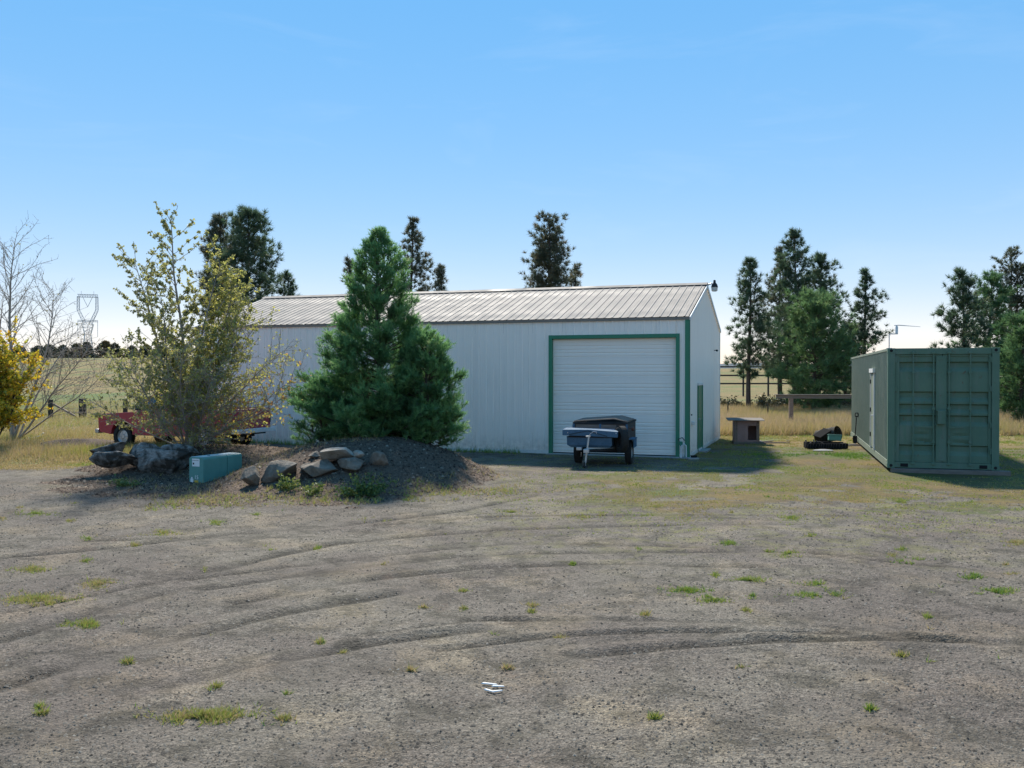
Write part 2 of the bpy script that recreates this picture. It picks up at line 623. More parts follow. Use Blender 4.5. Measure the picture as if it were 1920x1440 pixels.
xs = np.concatenate([-geo(15, 4000, 70)[::-1], np.linspace(-15, 15, 300), geo(15, 4000, 70)])
ys = np.concatenate([[-4000, -800, -200, -60, -25, -10, -4, 0, 2], np.linspace(3.2, 11, 170), np.linspace(11.07, 34, 230), geo(34, 5000, 130)])
GX, GY = np.meshgrid(xs, ys)
gx, gy = GX.ravel(), GY.ravel()
gz = H(gx, gy)
rut = np.zeros_like(gx)
nearsel = (gy > 3) & (gy < 24) & (np.abs(gx) < 15)
for k, line in enumerate(TRACKS):
    d = seg_dist(gx[nearsel] + .10 * (fbm(gx[nearsel] * 1.3, gy[nearsel] * 1.3, 70 + k, 2) - .5), gy[nearsel], line)
    brk = .35 + .65 * sstep(.34, .56, fbm(gx[nearsel] * .9, gy[nearsel] * .9, 90 + k, 3))
    w = .055 + .02 * (k % 3)
    rut[nearsel] = np.maximum(rut[nearsel], np.exp(-(d / w) ** 2) * brk)
    gz[nearsel] += (-.022 * np.exp(-(d / w) ** 2) + .016 * np.exp(-((d - 2.1 * w) / (w * .8)) ** 2)) * brk


def masks(x, y):
    """soil, grassy, green, tall-dry field weights by place"""
    n1, n2 = fbm(x * .5, y * .5, 101, 4), fbm(x * 1.4, y * 1.4, 120, 4)
    m = mounds(x, y)
    soil = sstep(.01, .10, m + .06 * (n2 - .5))
    # dark mulch spilled round the toe of the mound
    toe = bump(x, y, -4.6, 20.8, 6.4, 5.0, 5.0, 3.5)
    soil = np.maximum(soil, sstep(.02, .32, toe + .5 * (n2 - .5)) * .85)
    left = sstep(22.3, 23.6, y + 1.6 * (n1 - .5) + .035 * (x + 10) ** 2 * (x > -10)) * sstep(-7.5, -9.5, x)
    right = sstep(13.0, 18.0, y + 3.6 * (n1 - .5)) * sstep(-1.5, 3.5, x + 1.5 * (n2 - .5))
    yard = right * sstep(.30, .50, n2 + .12 * sstep(5, 9, x)) * (1 - .75 * bump(x, y, 2.6, 24.0, 3.8, 3.4, 3.5, 4))
    far = sstep(28.5, 31.5, y + 1.5 * (n1 - .5))
    grassy = np.clip(np.maximum(np.maximum(left, yard * .95), far), 0, 1) * (1 - .97 * soil * (y < 33))
    green = sstep(.5, .66, fbm(x * .33, y * .33, 140, 3))
    return soil, grassy, green, far


soil, grassy, green, far = masks(gx, gy)
# yard turf right of the building is green, the verge and the fields dry
gw = np.clip(green * .55 + .8 * bump(gx, gy, 9.4, 26.5, 4.2, 3.0, 1.8, 1.8) + .5 * bump(gx, gy, 16, 24, 4, 9, 7, 6)
             + .5 * bump(gx, gy, -40, 62, 40, 26, 22, 14) + .55 * bump(gx, gy, -10.0, 23.6, 2.3, 1.0, .8, .7), 0, 1)
nx, ny = len(xs), len(ys)
i0 = (np.arange(ny - 1)[:, None] * nx + np.arange(nx - 1)[None, :]).ravel()
quads = np.stack([i0, i0 + 1, i0 + nx + 1, i0 + nx], 1)


def ground_mat():
    t = NT('gravel_and_grass_ground')
    v = t.coord()
    stone = t.voronoi(96, v)
    stone2 = t.voronoi(27, v)
    sep = t.node('ShaderNodeSeparateColor')
    t.link(stone, sep.inputs[0])
    sep2 = t.node('ShaderNodeSeparateColor')
    t.link(stone2, sep2.inputs[0])
    gcol = t.ramp(sep.outputs[0], [(0, (.040, .036, .032)), (.35, (.105, .094, .080)), (.7, (.20, .182, .155)), (.95, (.29, .265, .225)), (1, (.36, .33, .29))])
    gcol2 = t.ramp(sep2.outputs[1], [(0, (.06, .056, .050)), (.5, (.155, .138, .117)), (1, (.27, .245, .21))])
    gcol = t.mix(.35, gcol, gcol2)
    big = t.noise(.35, 5, .6, v)
    mid = t.noise(2.1, 6, .65, v, .6)
    fines = t.ramp(t.noise(140, 4, .7, v), [(.3, (.085, .076, .064)), (.55, (.15, .135, .114)), (.75, (.24, .22, .19))])
    gcol = t.mix(t.val(t.noise(.55, 7, .68, v, .8), .44, .64, .05, .55), gcol, fines)
    gcol = t.mix(1.0, gcol, (.97, .915, .83), 'MULTIPLY')
    gcol = t.mix(t.val(big, .42, .58, 0, .8), gcol, t.mix(1.0, gcol, (.74, .70, .74), 'MULTIPLY'))
    gcol = t.mix(t.val(mid, .48, .64, 0, .85), gcol, t.mix(1.0, gcol, (.44, .45, .42), 'MULTIPLY'))
    gcol = t.mix(t.val(t.noise(.9, 5, .6, v), .50, .64, 0, .75), gcol, t.mix(1.0, gcol, (1.45, 1.36, 1.18), 'MULTIPLY'))
    moss = t.math('MULTIPLY', t.attr('moss'), t.val(t.noise(1.7, 7, .72, v, .5), .50, .62))
    gcol = t.mix(t.math('MULTIPLY', moss, .75), gcol, t.ramp(t.noise(26, 5, .7, v), [(.3, (.09, .085, .03)), (.6, (.19, .18, .06)), (.8, (.28, .25, .10))]))
    # compacted damp bottoms of the tyre tracks
    gcol = t.mix(t.math('MULTIPLY', t.attr('rut'), .95), gcol, t.mix(1.0, gcol, (.32, .32, .30), 'MULTIPLY'))
    sn = t.noise(34, 6, .75, v)
    scol = t.ramp(sn, [(.25, (.030, .020, .014)), (.46, (.082, .057, .040)), (.62, (.15, .105, .075)), (.8, (.26, .195, .145))])
    gn = t.noise(20, 5, .7, v)
    gn2 = t.noise(.8, 5, .6, v)
    dry = t.ramp(gn, [(.25, (.12, .078, .030)), (.55, (.235, .16, .062)), (.8, (.33, .235, .10))])
    grn = t.ramp(gn, [(.25, (.045, .075, .02)), (.55, (.105, .145, .035)), (.8, (.19, .22, .065))])
    gg = t.math('ADD', t.attr('green'), t.val(gn2, .35, .65, -.15, .45))
    grass = t.mix(gg, dry, grn)
    # thin trodden turf of the yard: earth shows between the blades
    turf = t.mix(t.val(t.noise(1.1, 6, .7, v), .42, .66), t.mix(1.0, grass, (.78, .78, .66), 'MULTIPLY'), t.mix(1.0, gcol, (.80, .68, .54), 'MULTIPLY'))
    turf = t.mix(t.val(t.noise(7, 6, .75, v), .47, .64, 0, .55), turf, (.062, .056, .034))
    grass = t.mix(t.attr('field'), turf, grass)
    edge = t.math('ADD', t.attr('grassy'), t.val(t.noise(3.2, 6, .7, v), .3, .7, -.32, .32))
    c = t.mix(t.val(edge, .38, .62), gcol, grass)
    sedge = t.math('ADD', t.attr('soil'), t.val(t.noise(4.0, 6, .7, v), .3, .7, -.3, .3))
    c = t.mix(t.val(sedge, .35, .75), c, scol)
    h = t.math('ADD', t.voronoi(62, v, 'Distance'), t.math('MULTIPLY', t.voronoi(27, v, 'Distance'), 1.2))
    nrm = t.bump(h, .55, .012, t.bump(t.noise(9, 5, .7, v), .5, .03))
    return t.surf(c, .95, 0, nrm, .2)


ground = np_mesh('ground', np.stack([gx, gy, gz], 1), quads, ground_mat(), None, True,
                 {'rut': rut, 'soil': soil, 'grassy': grassy, 'green': gw, 'field': np.maximum(far, (gx < -7) * 1.0),
                  'moss': sstep(9.5, 14.5, gy) * sstep(-2.5, 2.0, gx) * sstep(30, 26, gy) * (1 - rut)})
tag(ground, 'flat yard of grey gravel with tyre tracks running into dry grass', 'ground', kind='structure')

# far wooded hills on the horizon
hx = np.linspace(-3000, 4200, 160)
hy = 3400 + 300 * np.sin(hx * .0011)
hz = 30 + 34 * fbm(hx * .0016, hx * 0, 61, 4)
hv = np.concatenate([np.stack([hx, hy - 500, hx * 0 + 3], 1), np.stack([hx, hy, hz], 1), np.stack([hx, hy + 900, hx * 0 + 3], 1)])
n = len(hx)
hq = np.array([(k * n + i, k * n + i + 1, (k + 1) * n + i + 1, (k + 1) * n + i) for k in range(2) for i in range(n - 1)])
tag(np_mesh('far_hills', hv, hq, M['hill'], None, True), 'low haze-blue wooded hills on the far horizon', 'hills', kind='structure')

# loose stones on the gravel
N = 85000
cy = 4.6 + 15 * rng.random(N) ** 1.9
cx = (rng.random(N) * 2 - 1) * (cy * .60 + .6)
so, gr, _, _ = masks(cx, cy)
keep = (so < .8) & (gr < .7)
cx, cy = cx[keep], cy[keep]
N = len(cx)
cs = (.0030 + .0065 * rng.random(N) ** 3.0) * (1 + .05 * cy)
an = rng.random(N) * 6.283
el = .45 + .5 * rng.random(N)
cz = H(cx, cy)
for k, line in enumerate(TRACKS):
    d = seg_dist(cx, cy, line)
    cz += -.016 * np.exp(-(d / .1) ** 2)
ca, sa = np.cos(an), np.sin(an)
loc = np.array([(-1, -1, 0), (1, -1, 0), (1, 1, 0), (-1, 1, 0), (.25, .1, 1)], float)
V = np.empty((N, 5, 3))
jit = .7 + .6 * rng.random((N, 5))
for q in range(5):
    lx, ly = loc[q, 0] * cs * jit[:, q] * 1.35, loc[q, 1] * cs * el * jit[:, q] * 1.2
    V[:, q, 0] = cx + lx * ca - ly * sa
    V[:, q, 1] = cy + lx * sa + ly * ca
    V[:, q, 2] = cz + (loc[q, 2] * cs * (.7 + .6 * rng.random(N)) if q == 4 else -.002)
F = (np.arange(N)[:, None, None] * 5 + np.array([(0, 1, 4), (1, 2, 4), (2, 3, 4), (3, 0, 4)])[None]).reshape(-1, 3)
tone = np.repeat(rng.random(N), 5)
t = NT('loose_gravel_stones')
gm = t.surf(t.ramp(t.attr('tone'), [(0, (.028, .025, .021)), (.45, (.085, .076, .063)), (.92, (.155, .137, .112)), (1, (.22, .198, .165))]), .9, 0, None, .2)
tag(np_mesh('gravel_stones', V.reshape(-1, 3), F, gm, None, False, {'tone': tone}), 'loose grey and pale stones scattered over the gravel yard', 'gravel', kind='stuff')


# clods, bark chips and small stones on the mound
N = 26000
cx = -10.5 + 11.5 * rng.random(N)
cy = 16.0 + 7.5 * rng.random(N)
ok = masks(cx, cy)[0] + .25 * (rng.random(N) - .5) > .45
cx, cy = cx[ok], cy[ok]
N = len(cx)
cs = .010 + .022 * rng.random(N) ** 3
an = rng.random(N) * 6.283
cz = H(cx, cy)
ca, sa = np.cos(an), np.sin(an)
V = np.empty((N, 5, 3))
jit = .6 + .8 * rng.random((N, 5))
for q in range(5):
    lx, ly = loc[q, 0] * cs * jit[:, q] * 1.5, loc[q, 1] * cs * .7 * jit[:, q]
    V[:, q, 0] = cx + lx * ca - ly * sa
    V[:, q, 1] = cy + lx * sa + ly * ca
    V[:, q, 2] = cz + (cs * (.7 + .7 * rng.random(N)) if q == 4 else -.004)
F = (np.arange(N)[:, None, None] * 5 + np.array([(0, 1, 4), (1, 2, 4), (2, 3, 4), (3, 0, 4)])[None]).reshape(-1, 3)
t = NT('soil_clods')
cm_ = t.surf(t.ramp(t.attr('tone'), [(0, (.028, .018, .013)), (.5, (.088, .060, .043)), (.9, (.16, .115, .083)), (1, (.30, .235, .175))]), .95, 0, None, .2)
tag(np_mesh('soil_clods', V.reshape(-1, 3), F, cm_, None, False, {'tone': np.repeat(rng.random(N), 5)}), 'dark soil clods, bark chips and small stones on the mound', 'soil', kind='stuff')


# ------------------------------------------------------------------ blades and leaves
def blades(P, D, length, width, spread, k, tone, tone_var=.15, seed=1):
    """k thin triangles from each point P, leaning round direction D"""
    g = np.random.default_rng(seed)
    n = len(P)
    P = np.repeat(P, k, 0)
    D = np.repeat(D, k, 0)
    L = np.repeat(np.broadcast_to(length, (n,)), k) * (.65 + .6 * g.random(n * k))
    W = np.repeat(np.broadcast_to(width, (n,)), k)
    T = np.clip(np.repeat(np.broadcast_to(tone, (n,)), k) + tone_var * g.standard_normal(n * k), 0, 1)
    d = D + spread * g.standard_normal((n * k, 3))
    d /= np.linalg.norm(d, axis=1, keepdims=True) + 1e-9
    s = np.cross(d, g.standard_normal((n * k, 3)))
    s /= np.linalg.norm(s, axis=1, keepdims=True) + 1e-9
    V = np.empty((n * k, 3, 3))
    V[:, 0] = P - s * W[:, None] / 2
    V[:, 1] = P + s * W[:, None] / 2
    V[:, 2] = P + d * L[:, None]
    return V.reshape(-1, 3), np.arange(n * k * 3).reshape(-1, 3), np.repeat(T, 3)


def leaves(P, size, tone, seed=1, down=.3):
    """one small folded diamond leaf (two triangles) per point"""
    g = np.random.default_rng(seed)
    n = len(P)
    a = g.standard_normal((n, 3))
    a[:, 2] -= down
    a /= np.linalg.norm(a, axis=1, keepdims=True)
    b = np.cross(a, g.standard_normal((n, 3)))
    b /= np.linalg.norm(b, axis=1, keepdims=True)
    c = np.cross(a, b)
    S = (np.broadcast_to(size, (n,)) * (.7 + .6 * g.random(n)))[:, None]
    V = np.empty((n, 4, 3))
    V[:, 0] = P
    V[:, 1] = P + a * S * .5 + b * S * .36 + c * S * .08
    V[:, 2] = P + a * S
    V[:, 3] = P + a * S * .5 - b * S * .36 + c * S * .08
    F = (np.arange(n)[:, None, None] * 4 + np.array([(0, 1, 2), (0, 2, 3)])[None]).reshape(-1, 3)
    return V.reshape(-1, 3), F, np.repeat(tone, 4)


def join(parts):
    vs, fs, ts, o = [], [], [], 0
    for v, f, tn in parts:
        vs.append(v); fs.append(f + o); ts.append(tn); o += len(v)
    return np.concatenate(vs), np.concatenate(fs), np.concatenate(ts)


def scatter_grass(name, label, pts, h, w, tone, k=3, spread=.35, seed=3, tv=.12):
    P = np.stack([pts[:, 0], pts[:, 1], H(pts[:, 0], pts[:, 1]) - .01], 1)
    D = np.tile(np.array([[.12, -.05, 1.0]]), (len(P), 1))
    v, f, tn = blades(P, D, h, w, spread, k, tone, tv, seed)
    return tag(np_mesh(name, v, f, M['grass'], None, False, {'tone': tn}), label, 'grass', kind='stuff')


# tall dry grass beyond the yard, right
n = 30000
y = 35 + 32 * rng.random(n) ** 1.2
x = 5 + (y * .62 - 2) * rng.random(n)
ok = fbm(x * .35, y * .35, 201, 3) > .32
x, y = x[ok], y[ok]
dens = fbm(x * .2, y * .2, 210, 3)
scatter_grass('tall_dry_grass', 'tall pale dry grass in the field behind the doghouse and container', np.stack([x, y], 1),
              .34 + .34 * dens, .022, np.clip(.72 + .5 * (dens - .4), 0, 1), 4, .28, 5)
# short yard grass right of and in front of the building
n = 110000
y = 13 + 22 * rng.random(n)
x = -1 + (y * .62 + 1) * rng.random(n)
so, gr, gn_, fa = masks(x, y)
g2 = gr * sstep(.35, .65, fbm(x * 1.9, y * 1.9, 230, 3))
cont_c = np.array([11.8, 27.0])
u = (x - 9.1) * .959 - (y - 22) * .283
inside_c = (u > -.05) & (y > 21)
bld = ((x - 5.01) * .321 + (y - 25.9) * .947 > -.05) & ((x - 5.01) * -.947 + (y - 25.9) * .321 > 0)
ok = (rng.random(len(x)) < g2) & ~bld & ~(inside_c & (u < 2.5))
x, y = x[ok], y[ok]
lush = np.clip(.9 * bump(x, y, 9.4, 26.5, 4.2, 3.0, 2.0, 1.8) + .7 * bump(x, y, 16, 24, 4, 9, 7, 6), 0, 1)
tn = np.clip(.46 - .5 * lush + .7 * (fbm(x * .6, y * .6, 240, 3) - .5), 0, 1)
scatter_grass('yard_grass', 'short patchy yellow green grass between the building and the container', np.stack([x, y], 1), .045 + .05 * lush + .05 * sstep(29, 33, y), .013, tn, 4, .9, 7)
# left verge and field
n = 26000
y = 22.3 + 40 * rng.random(n) ** 1.9
x = -9.0 - (y * .62 - 9) * rng.random(n)
so, gr, _, _ = masks(x, y)
ok = (rng.random(n) < gr)
x, y = x[ok], y[ok]
vg = .8 * bump(x, y, -10.0, 23.6, 2.3, 1.0, .8, .7)
scatter_grass('verge_grass', 'dry yellow grass verge left of the log and under the autumn trees', np.stack([x, y], 1),
              .05 + .22 * sstep(23.5, 26, y) * (.4 + fbm(x * .4, y * .4, 250, 3)), .016, np.clip(.60 + .5 * (fbm(x * .5, y * .5, 251, 3) - .5) - vg * .6, 0, 1), 3, .4, 9)
# tufts growing through the gravel
PATCH = [(65, 962, 40, 6, .32), (400, 980, 24, 5, .3), (160, 1048, 16, 6, .25), (62, 1068, 34, 7, .45), (185, 1096, 34, 9, .62), (70, 1125, 72, 11, .52),
         (165, 1170, 40, 8, .4), (505, 1030, 12, 5, .3), (385, 1344, 80, 12, .5), (600, 1203, 9, 4, .4), (240, 1241, 9, 6, .5), (958, 960, 36, 6, .45),
         (1090, 968, 45, 5, .5), (1232, 950, 34, 5, .5), (1485, 972, 28, 9, .3), (1366, 1019, 20, 7, .2), (1440, 1034, 15, 4, .4), (1478, 1039, 22, 7, .3),
         (1286, 1063, 11, 3, .4), (1405, 1088, 36, 7, .3), (1540, 1025, 11, 3, .3), (1290, 1107, 40, 6, .2), (1336, 1125, 30, 5, .3), (1530, 1113, 45, 8, .2),
         (1535, 1094, 30, 5, .2), (1700, 1050, 30, 5, .15), (1820, 1080, 24, 6, .15), (1866, 1109, 40, 8, .15), (1758, 1231, 22, 8, .35), (1862, 1223, 16, 4, .3),
         (1905, 1018, 34, 7, .6), (1750, 1105, 14, 4, .3), (1900, 1076, 14, 4, .6), (300, 1000, 40, 6, .5), (700, 975, 30, 5, .5), (520, 945, 30, 6, .55), (1690, 940, 50, 8, .35), (1120, 935, 40, 5, .5)]
for _ in range(70):
    PATCH.append((rnd.uniform(0, 1920), 930 + 420 * rnd.random() ** 1.5, rnd.uniform(3, 14), rnd.uniform(2, 5), rnd.uniform(.15, .75)))
pp, tt, hh = [], [], []
for px, py, rx, ry, tn in PATCH:
    n = int(14 + rx * ry * 1.6)
    r, a = np.abs(rng.standard_normal(n)) * .55, rng.random(n) * 6.283
    for q in range(n):
        # thin the patch out with noise so that it breaks up
        p = G(px + rx * 1.15 * r[q] * math.cos(a[q]), py + ry * 1.15 * r[q] * math.sin(a[q]))
        if vnoise(p.x * 6, p.y * 6, 300) > .42:
            pp.append((p.x, p.y)); tt.append(tn); hh.append(.02 + .055 * rng.random() ** 2)
scatter_grass('gravel_tufts', 'small yellow green grass tufts growing through the gravel', np.array(pp), np.array(hh), .009, np.array(tt), 6, 1.1, 12, .20)
# dry weeds on and at the foot of the mound
n = 4200
x = -9 + 9.5 * rng.random(n)
y = 16.2 + 7.0 * rng.random(n)
ok = (mounds(x, y) > -.01) & (fbm(x * .8, y * .8, 330, 3) > .54) & (bump(x, y, -4.4, 20, 5.5, 5, 4.4, 3.5) > .02)
x, y = x[ok], y[ok]
scatter_grass('mound_grass', 'sparse dry weeds and straw on the dark soil mound', np.stack([x, y], 1), .07 + .1 * rng.random(len(x)) ** 2, .008, .5 + .4 * rng.random(len(x)), 3, .55, 14)
n = 1500
x = -6.5 + 6.6 * rng.random(n)
y = 16.4 + 2.0 * rng.random(n) + .2 * (x + 3)
ok = fbm(x * 1.1, y * 1.1, 340, 3) > .47
x, y = x[ok], y[ok]
scatter_grass('mound_foot_weeds', 'low yellow green weeds along the front foot of the mound', np.stack([x, y], 1), .06 + .06 * rng.random(len(x)), .012, .25 + .45 * rng.random(len(x)), 5, .7, 15)
# weeds against the long wall
s_ = 5.0 + 11.2 * rng.random(900)
off = .05 + .5 * rng.random(900) ** 2
x, y = 5.01 - .947 * s_ - .321 * off, 25.9 + .321 * s_ - .947 * off
scatter_grass('wall_foot_grass', 'green weeds growing along the foot of the white wall', np.stack([x, y], 1), .10 + .16 * rng.random(900) ** 2, .012, .08 + .3 * rng.random(900), 3, .35, 16)

# ------------------------------------------------------------------ the white steel building
BL, BW, BE, BRISE = 16.7, 8.17, 4.0, 1.27
C0 = G(1291, 858)
BANG = math.atan2(.321, -.947)                       # direction of the long wall, away to the left
bld = empty('steel_shop_building', (C0.x, C0.y, 0), BANG, 'long white ribbed steel shop building with pale metal roof and green trim', 'building')
# local: +x along the front wall (to the left in view), -y into the building, z up; the front faces +y
RIB, RH = BL / 18 / 4, .019


def ribs(x0, x1, off=0.0):
    """profile points (x, depth) of ribbed sheet between x0 and x1"""
    pts = [(x0, 0)]
    k = math.floor((x0 - off) / RIB) - 1
    while off + k * RIB < x1 + RIB:
        c = off + (k + .5) * RIB
        for dx, d in ((-.030, 0), (-.014, RH), (.014, RH), (.030, 0)):
            if x0 < c + dx < x1: pts.append((c + dx, d))
        # two shallow stiffening beads between ribs
        for b in (-.33, .33):
            for dx, d in ((-.008, 0), (0, .004), (.008, 0)):
                if x0 < c + b * RIB + dx < x1: pts.append((c + b * RIB + dx, d))
        k += 1
    pts.append((x1, 0))
    pts.sort()
    return pts


def sheet(name, x0, x1, z0, ztop, place, mat, parent):
    """ztop(x) gives the upper edge; place(x, depth, z) -> local point"""
    pr = ribs(x0, x1)
    vs, fs = [], []
    for x, d in pr:
        vs += [place(x, d, z0), place(x, d, ztop(x))]
    for i in range(len(pr) - 1):
        fs.append((2 * i, 2 * i + 2, 2 * i + 3, 2 * i + 1))
    return MB().add(vs, fs).build(name, mat, parent)


D0, D1, DH = .36, 4.03, 3.42
z_b = .06
front = lambda x, d, z: (x, d, z)
for i in range(18):
    a, b = i * BL / 18 + .002, (i + 1) * BL / 18 - .002
    cuts = sorted({a, b, *[c for c in (D0, D1) if a < c < b]})
    for u0, u1 in zip(cuts[:-1], cuts[1:]):
        mid = (u0 + u1) / 2
        sheet('wall_sheet', u0, u1, DH if D0 < mid < D1 else z_b, lambda x: BE, front, M['siding'], bld)
    sheet('wall_sheet', a, b, z_b, lambda x: BE, lambda x, d, z: (x, -BW - d, z), M['siding'], bld)
slope = BRISE / (BW / 2)
for i in range(9):
    a, b = i * BW / 9 + .002, (i + 1) * BW / 9 - .002
    top = lambda x: BE + slope * (BW / 2 - abs(x - BW / 2)) - .01
    if i == 4:
        for u0, u1 in ((a, BW / 2), (BW / 2, b)):
            sheet('wall_sheet', u0, u1, z_b, top, lambda x, d, z: (-d, -x, z), M['siding'], bld)
            sheet('wall_sheet', u0, u1, z_b, top, lambda x, d, z: (BL + d, -x, z), M['siding'], bld)
    else:
        sheet('wall_sheet', a, b, z_b, top, lambda x, d, z: (-d, -x, z), M['siding'], bld)
        sheet('wall_sheet', a, b, z_b, top, lambda x, d, z: (BL + d, -x, z), M['siding'], bld)
# roof sheets: one mesh per slope, shared along the ridge
sl = math.hypot(BW / 2, BRISE)
sa_ = math.atan2(BRISE, BW / 2)
for side in (0, 1):
    pr = ribs(0, BL / 18 - .002, 0)
    pr = [(x, d * .85) for x, d in pr]
    vs, fs = [], []
    for x, d in pr:
        for q in np.linspace(0, 1, 2):
            run = -.07 + q * (sl + .06)
            yy = -run * math.cos(sa_) - d * -math.sin(sa_)
            zz = BE + .03 + run * math.sin(sa_) + d * math.cos(sa_)
            if side: yy = -BW - yy
            vs.append((x, yy, zz))
    for i in range(len(pr) - 1):
        fs.append((2 * i, 2 * i + 2, 2 * i + 3, 2 * i + 1))
    first = MB().add(vs, fs).build('roof_sheet', M['roofing'], bld)
    for i in range(18):
        o = first if i == 0 else first.copy()
        if i:
            col.objects.link(o)
        o.location.x = i * BL / 18 + .001
    # underside of the slope, hidden by the walls
zr = BE + BRISE + .03
cap = MB()
for u, w in (((-.19, -.030), (0, .055)), ((0, .055), (.19, -.030))):
    y0, y1 = -BW / 2 + u[0], -BW / 2 + w[0]
    cap.add([(-.06, y0, zr + u[1] + .012), (BL + .06, y0, zr + u[1] + .012), (BL + .06, y1, zr + w[1] + .012), (-.06, y1, zr + w[1] + .012),
             (-.06, y0, zr + u[1]), (BL + .06, y0, zr + u[1]), (BL + .06, y1, zr + w[1]), (-.06, y1, zr + w[1])],
            [(0, 1, 2, 3), (7, 6, 5, 4), (0, 4, 5, 1), (1, 5, 6, 2), (2, 6, 7, 3), (3, 7, 4, 0)])
cap.build('ridge_cap', M['roofing'], bld)
for xe in (-.045, BL + .045):
    for sgn in (0, 1):
        y0 = .075 if sgn == 0 else -BW - .075
        MB().beam((xe, y0, BE - .05), (xe, -BW / 2, BE + BRISE - .03), .028, .10).build('rake_trim', M['trim_white'], bld)
MB().box(-.02, BL + .02, .028, .05, BE - .075, BE - .005).build('eave_trim', M['roofing'], bld)
MB().box(-.035, .10, .022, .040, .0, BE - .08).box(-.040, -.022, -.03, .040, .0, BE - .08).build('corner_trim', M['green_trim'], bld)
MB().box(-.035, .02, -BW - .03, -BW + .05, .0, BE - .02).build('corner_trim', M['trim_white'], bld)
MB().box(BL - .1, BL + .035, .022, .040, .0, BE - .08).build('corner_trim', M['green_trim'], bld)
MB().box(.11, D0 - .10, .021, .034, .02, .10).box(D1 + .10, BL - .11, .021, .034, .0, .10).build('base_trim', M['trim_white'], bld)
MB().box(-.036, -.021, -BW + .06, -.04, .0, .10).build('base_trim', M['trim_white'], bld)
# overhead door
MB().box(D0 - .105, D0, -.10, .042, .0, DH + .11).build('door_jamb', M['green_trim'], bld, bevel=.004)
MB().box(D1, D1 + .105, -.10, .042, .0, DH + .11).build('door_jamb', M['green_trim'], bld, bevel=.004)
MB().box(D0 + .001, D1 - .001, -.10, .041, DH, DH + .108).build('door_header', M['green_trim'], bld, bevel=.004)
gd = MB().box(D0, D1, -.13, -.125, .03, DH).build('garage_door', M['garage'], bld)
ph = (DH - .05) / 6
prof = [(0, 0)]
for z, w in ((.035, .02), (.14, .02), (.245, .02), (.35, .02), (.45, .008)):
    dd = .013 if w > .01 else .004
    prof += [(z - w, 0), (z - w * .35, -dd), (z + w * .35, -dd), (z + w, 0)]
prof += [(ph - .006, 0), (ph - .004, -.012)]
vs, fs = [], []
for z, d in prof:
    vs += [(D0 + .004, -.085 + d, z), (D1 - .004, -.085 + d, z)]
for i in range(len(prof) - 1):
    fs.append((2 * i, 2 * i + 1, 2 * i + 3, 2 * i + 2))
p0 = MB().add(vs, fs).build('door_section', M['garage'], gd)
for i in range(6):
    o = p0 if i == 0 else p0.copy()
    if i: col.objects.link(o)
    o.location.z = .045 + i * ph
MB().box(D0 + .01, D1 - .01, -.11, -.07, .0, .045).build('bottom_seal', M['dark_plastic'], gd)
MB().box(D0 - .1, D1 + .12, -.2, .28, -.12, .018).build('door_sill', M['concrete'], bld)
# side door in the gable wall
md = MB().box(-.030, -.020, -2.86, -1.83, .06, 2.03).build('side_door', M['green_trim'], bld)
MB().box(-.055, -.019, -1.83, -1.775, .05, 2.03).build('door_frame', M['green_trim'], md)
MB().box(-.055, -.019, -2.915, -2.86, .05, 2.03).build('door_frame', M['green_trim'], md)
MB().box(-.056, -.019, -2.915, -1.775, 2.031, 2.10).build('door_frame', M['trim_white'], md)
MB().tube([(-.03, -1.95, 1.0), (-.09, -1.95, 1.0)], .03, 10).build('door_knob', M['steel'], md)
MB().box(-.30, -.02, -2.9, -1.8, 0, .05).build('doorstep', M['concrete'], bld)
# small fittings on the gable wall
MB().box(-.10, -.02, -.62, -.50, .90, 1.00).box(-.08, -.02, -.78, -.68, .92, .99).build('outlet_box', M['trim_white'], bld, bevel=.008)
MB().box(-.05, -.02, -.40, -.36, 1.18, 1.22).build('switch_box', M['black_metal'], bld)
MB().tube([(-.02, -6.25, 3.2), (-.10, -6.25, 3.22)], .012, 8).lathe([(-.05, .0), (-.05, .035), (.06, .035), (.06, 0)], (-.12, -6.25, 3.2), 'y', 12).build('security_camera', M['black_metal'], bld)
fl = MB().tube([(-.02, -BW / 2, zr - .02), (-.16, -BW / 2, zr + .02), (-.24, -BW / 2, zr + .02)], .022, 8).build('floodlight', M['steel'], bld)
MB().lathe([(.16, .0), (.155, .035), (.06, .045), (.02, .085), (-.08, .115), (-.08, .10)], (-.27, -BW / 2, zr - .02), 'z', 18).build('lamp_housing', M['black_metal'], fl, True)
MB().lathe([(-.08, .105), (-.20, .095), (-.215, .06), (-.215, 0)], (-.27, -BW / 2, zr - .02), 'z', 18).build('lamp_lens', M['lamp_glass'], fl, True)

# frost-free yard hydrant with a hose loop at the building corner
hp = hit(1277, 859)
hy_ = empty('yard_hydrant', hp, R(-18), 'small yard hydrant with dark handle and pale hose at the green building corner', 'hydrant')
MB().tube([(0, 0, -.02), (0, 0, .38)], .022, 10).build('standpipe', M['white_paint'], hy_, True)
MB().box(-.04, .04, -.05, .05, .37, .47).tube([(0, -.04, .43), (0, -.12, .36)], .02, 8).build('valve_head', M['green_trim'], hy_, bevel=.01)
MB().tube([(-.05, 0, .46), (-.07, 0, .54), (.03, 0, .58), (.10, 0, .5)], .014, 8).build('handle', M['black_metal'], hy_, True)
MB().tube([(.02, -.12, .34), (.10, -.12, .42), (.15, -.10, .36), (.155, -.08, .0)], .018, 8).build('hose', M['white_paint'], hy_, True)
MB().box(-.14, .13, -.13, .10, -.05, .02).build('base_slab', M['concrete'], hy_, bevel=.01)
sp = hit(1298, 861)
o = MB().box(-.16, .16, -.12, .14, -.02, .045).build('stepping_slab', M['concrete'], None, bevel=.012)
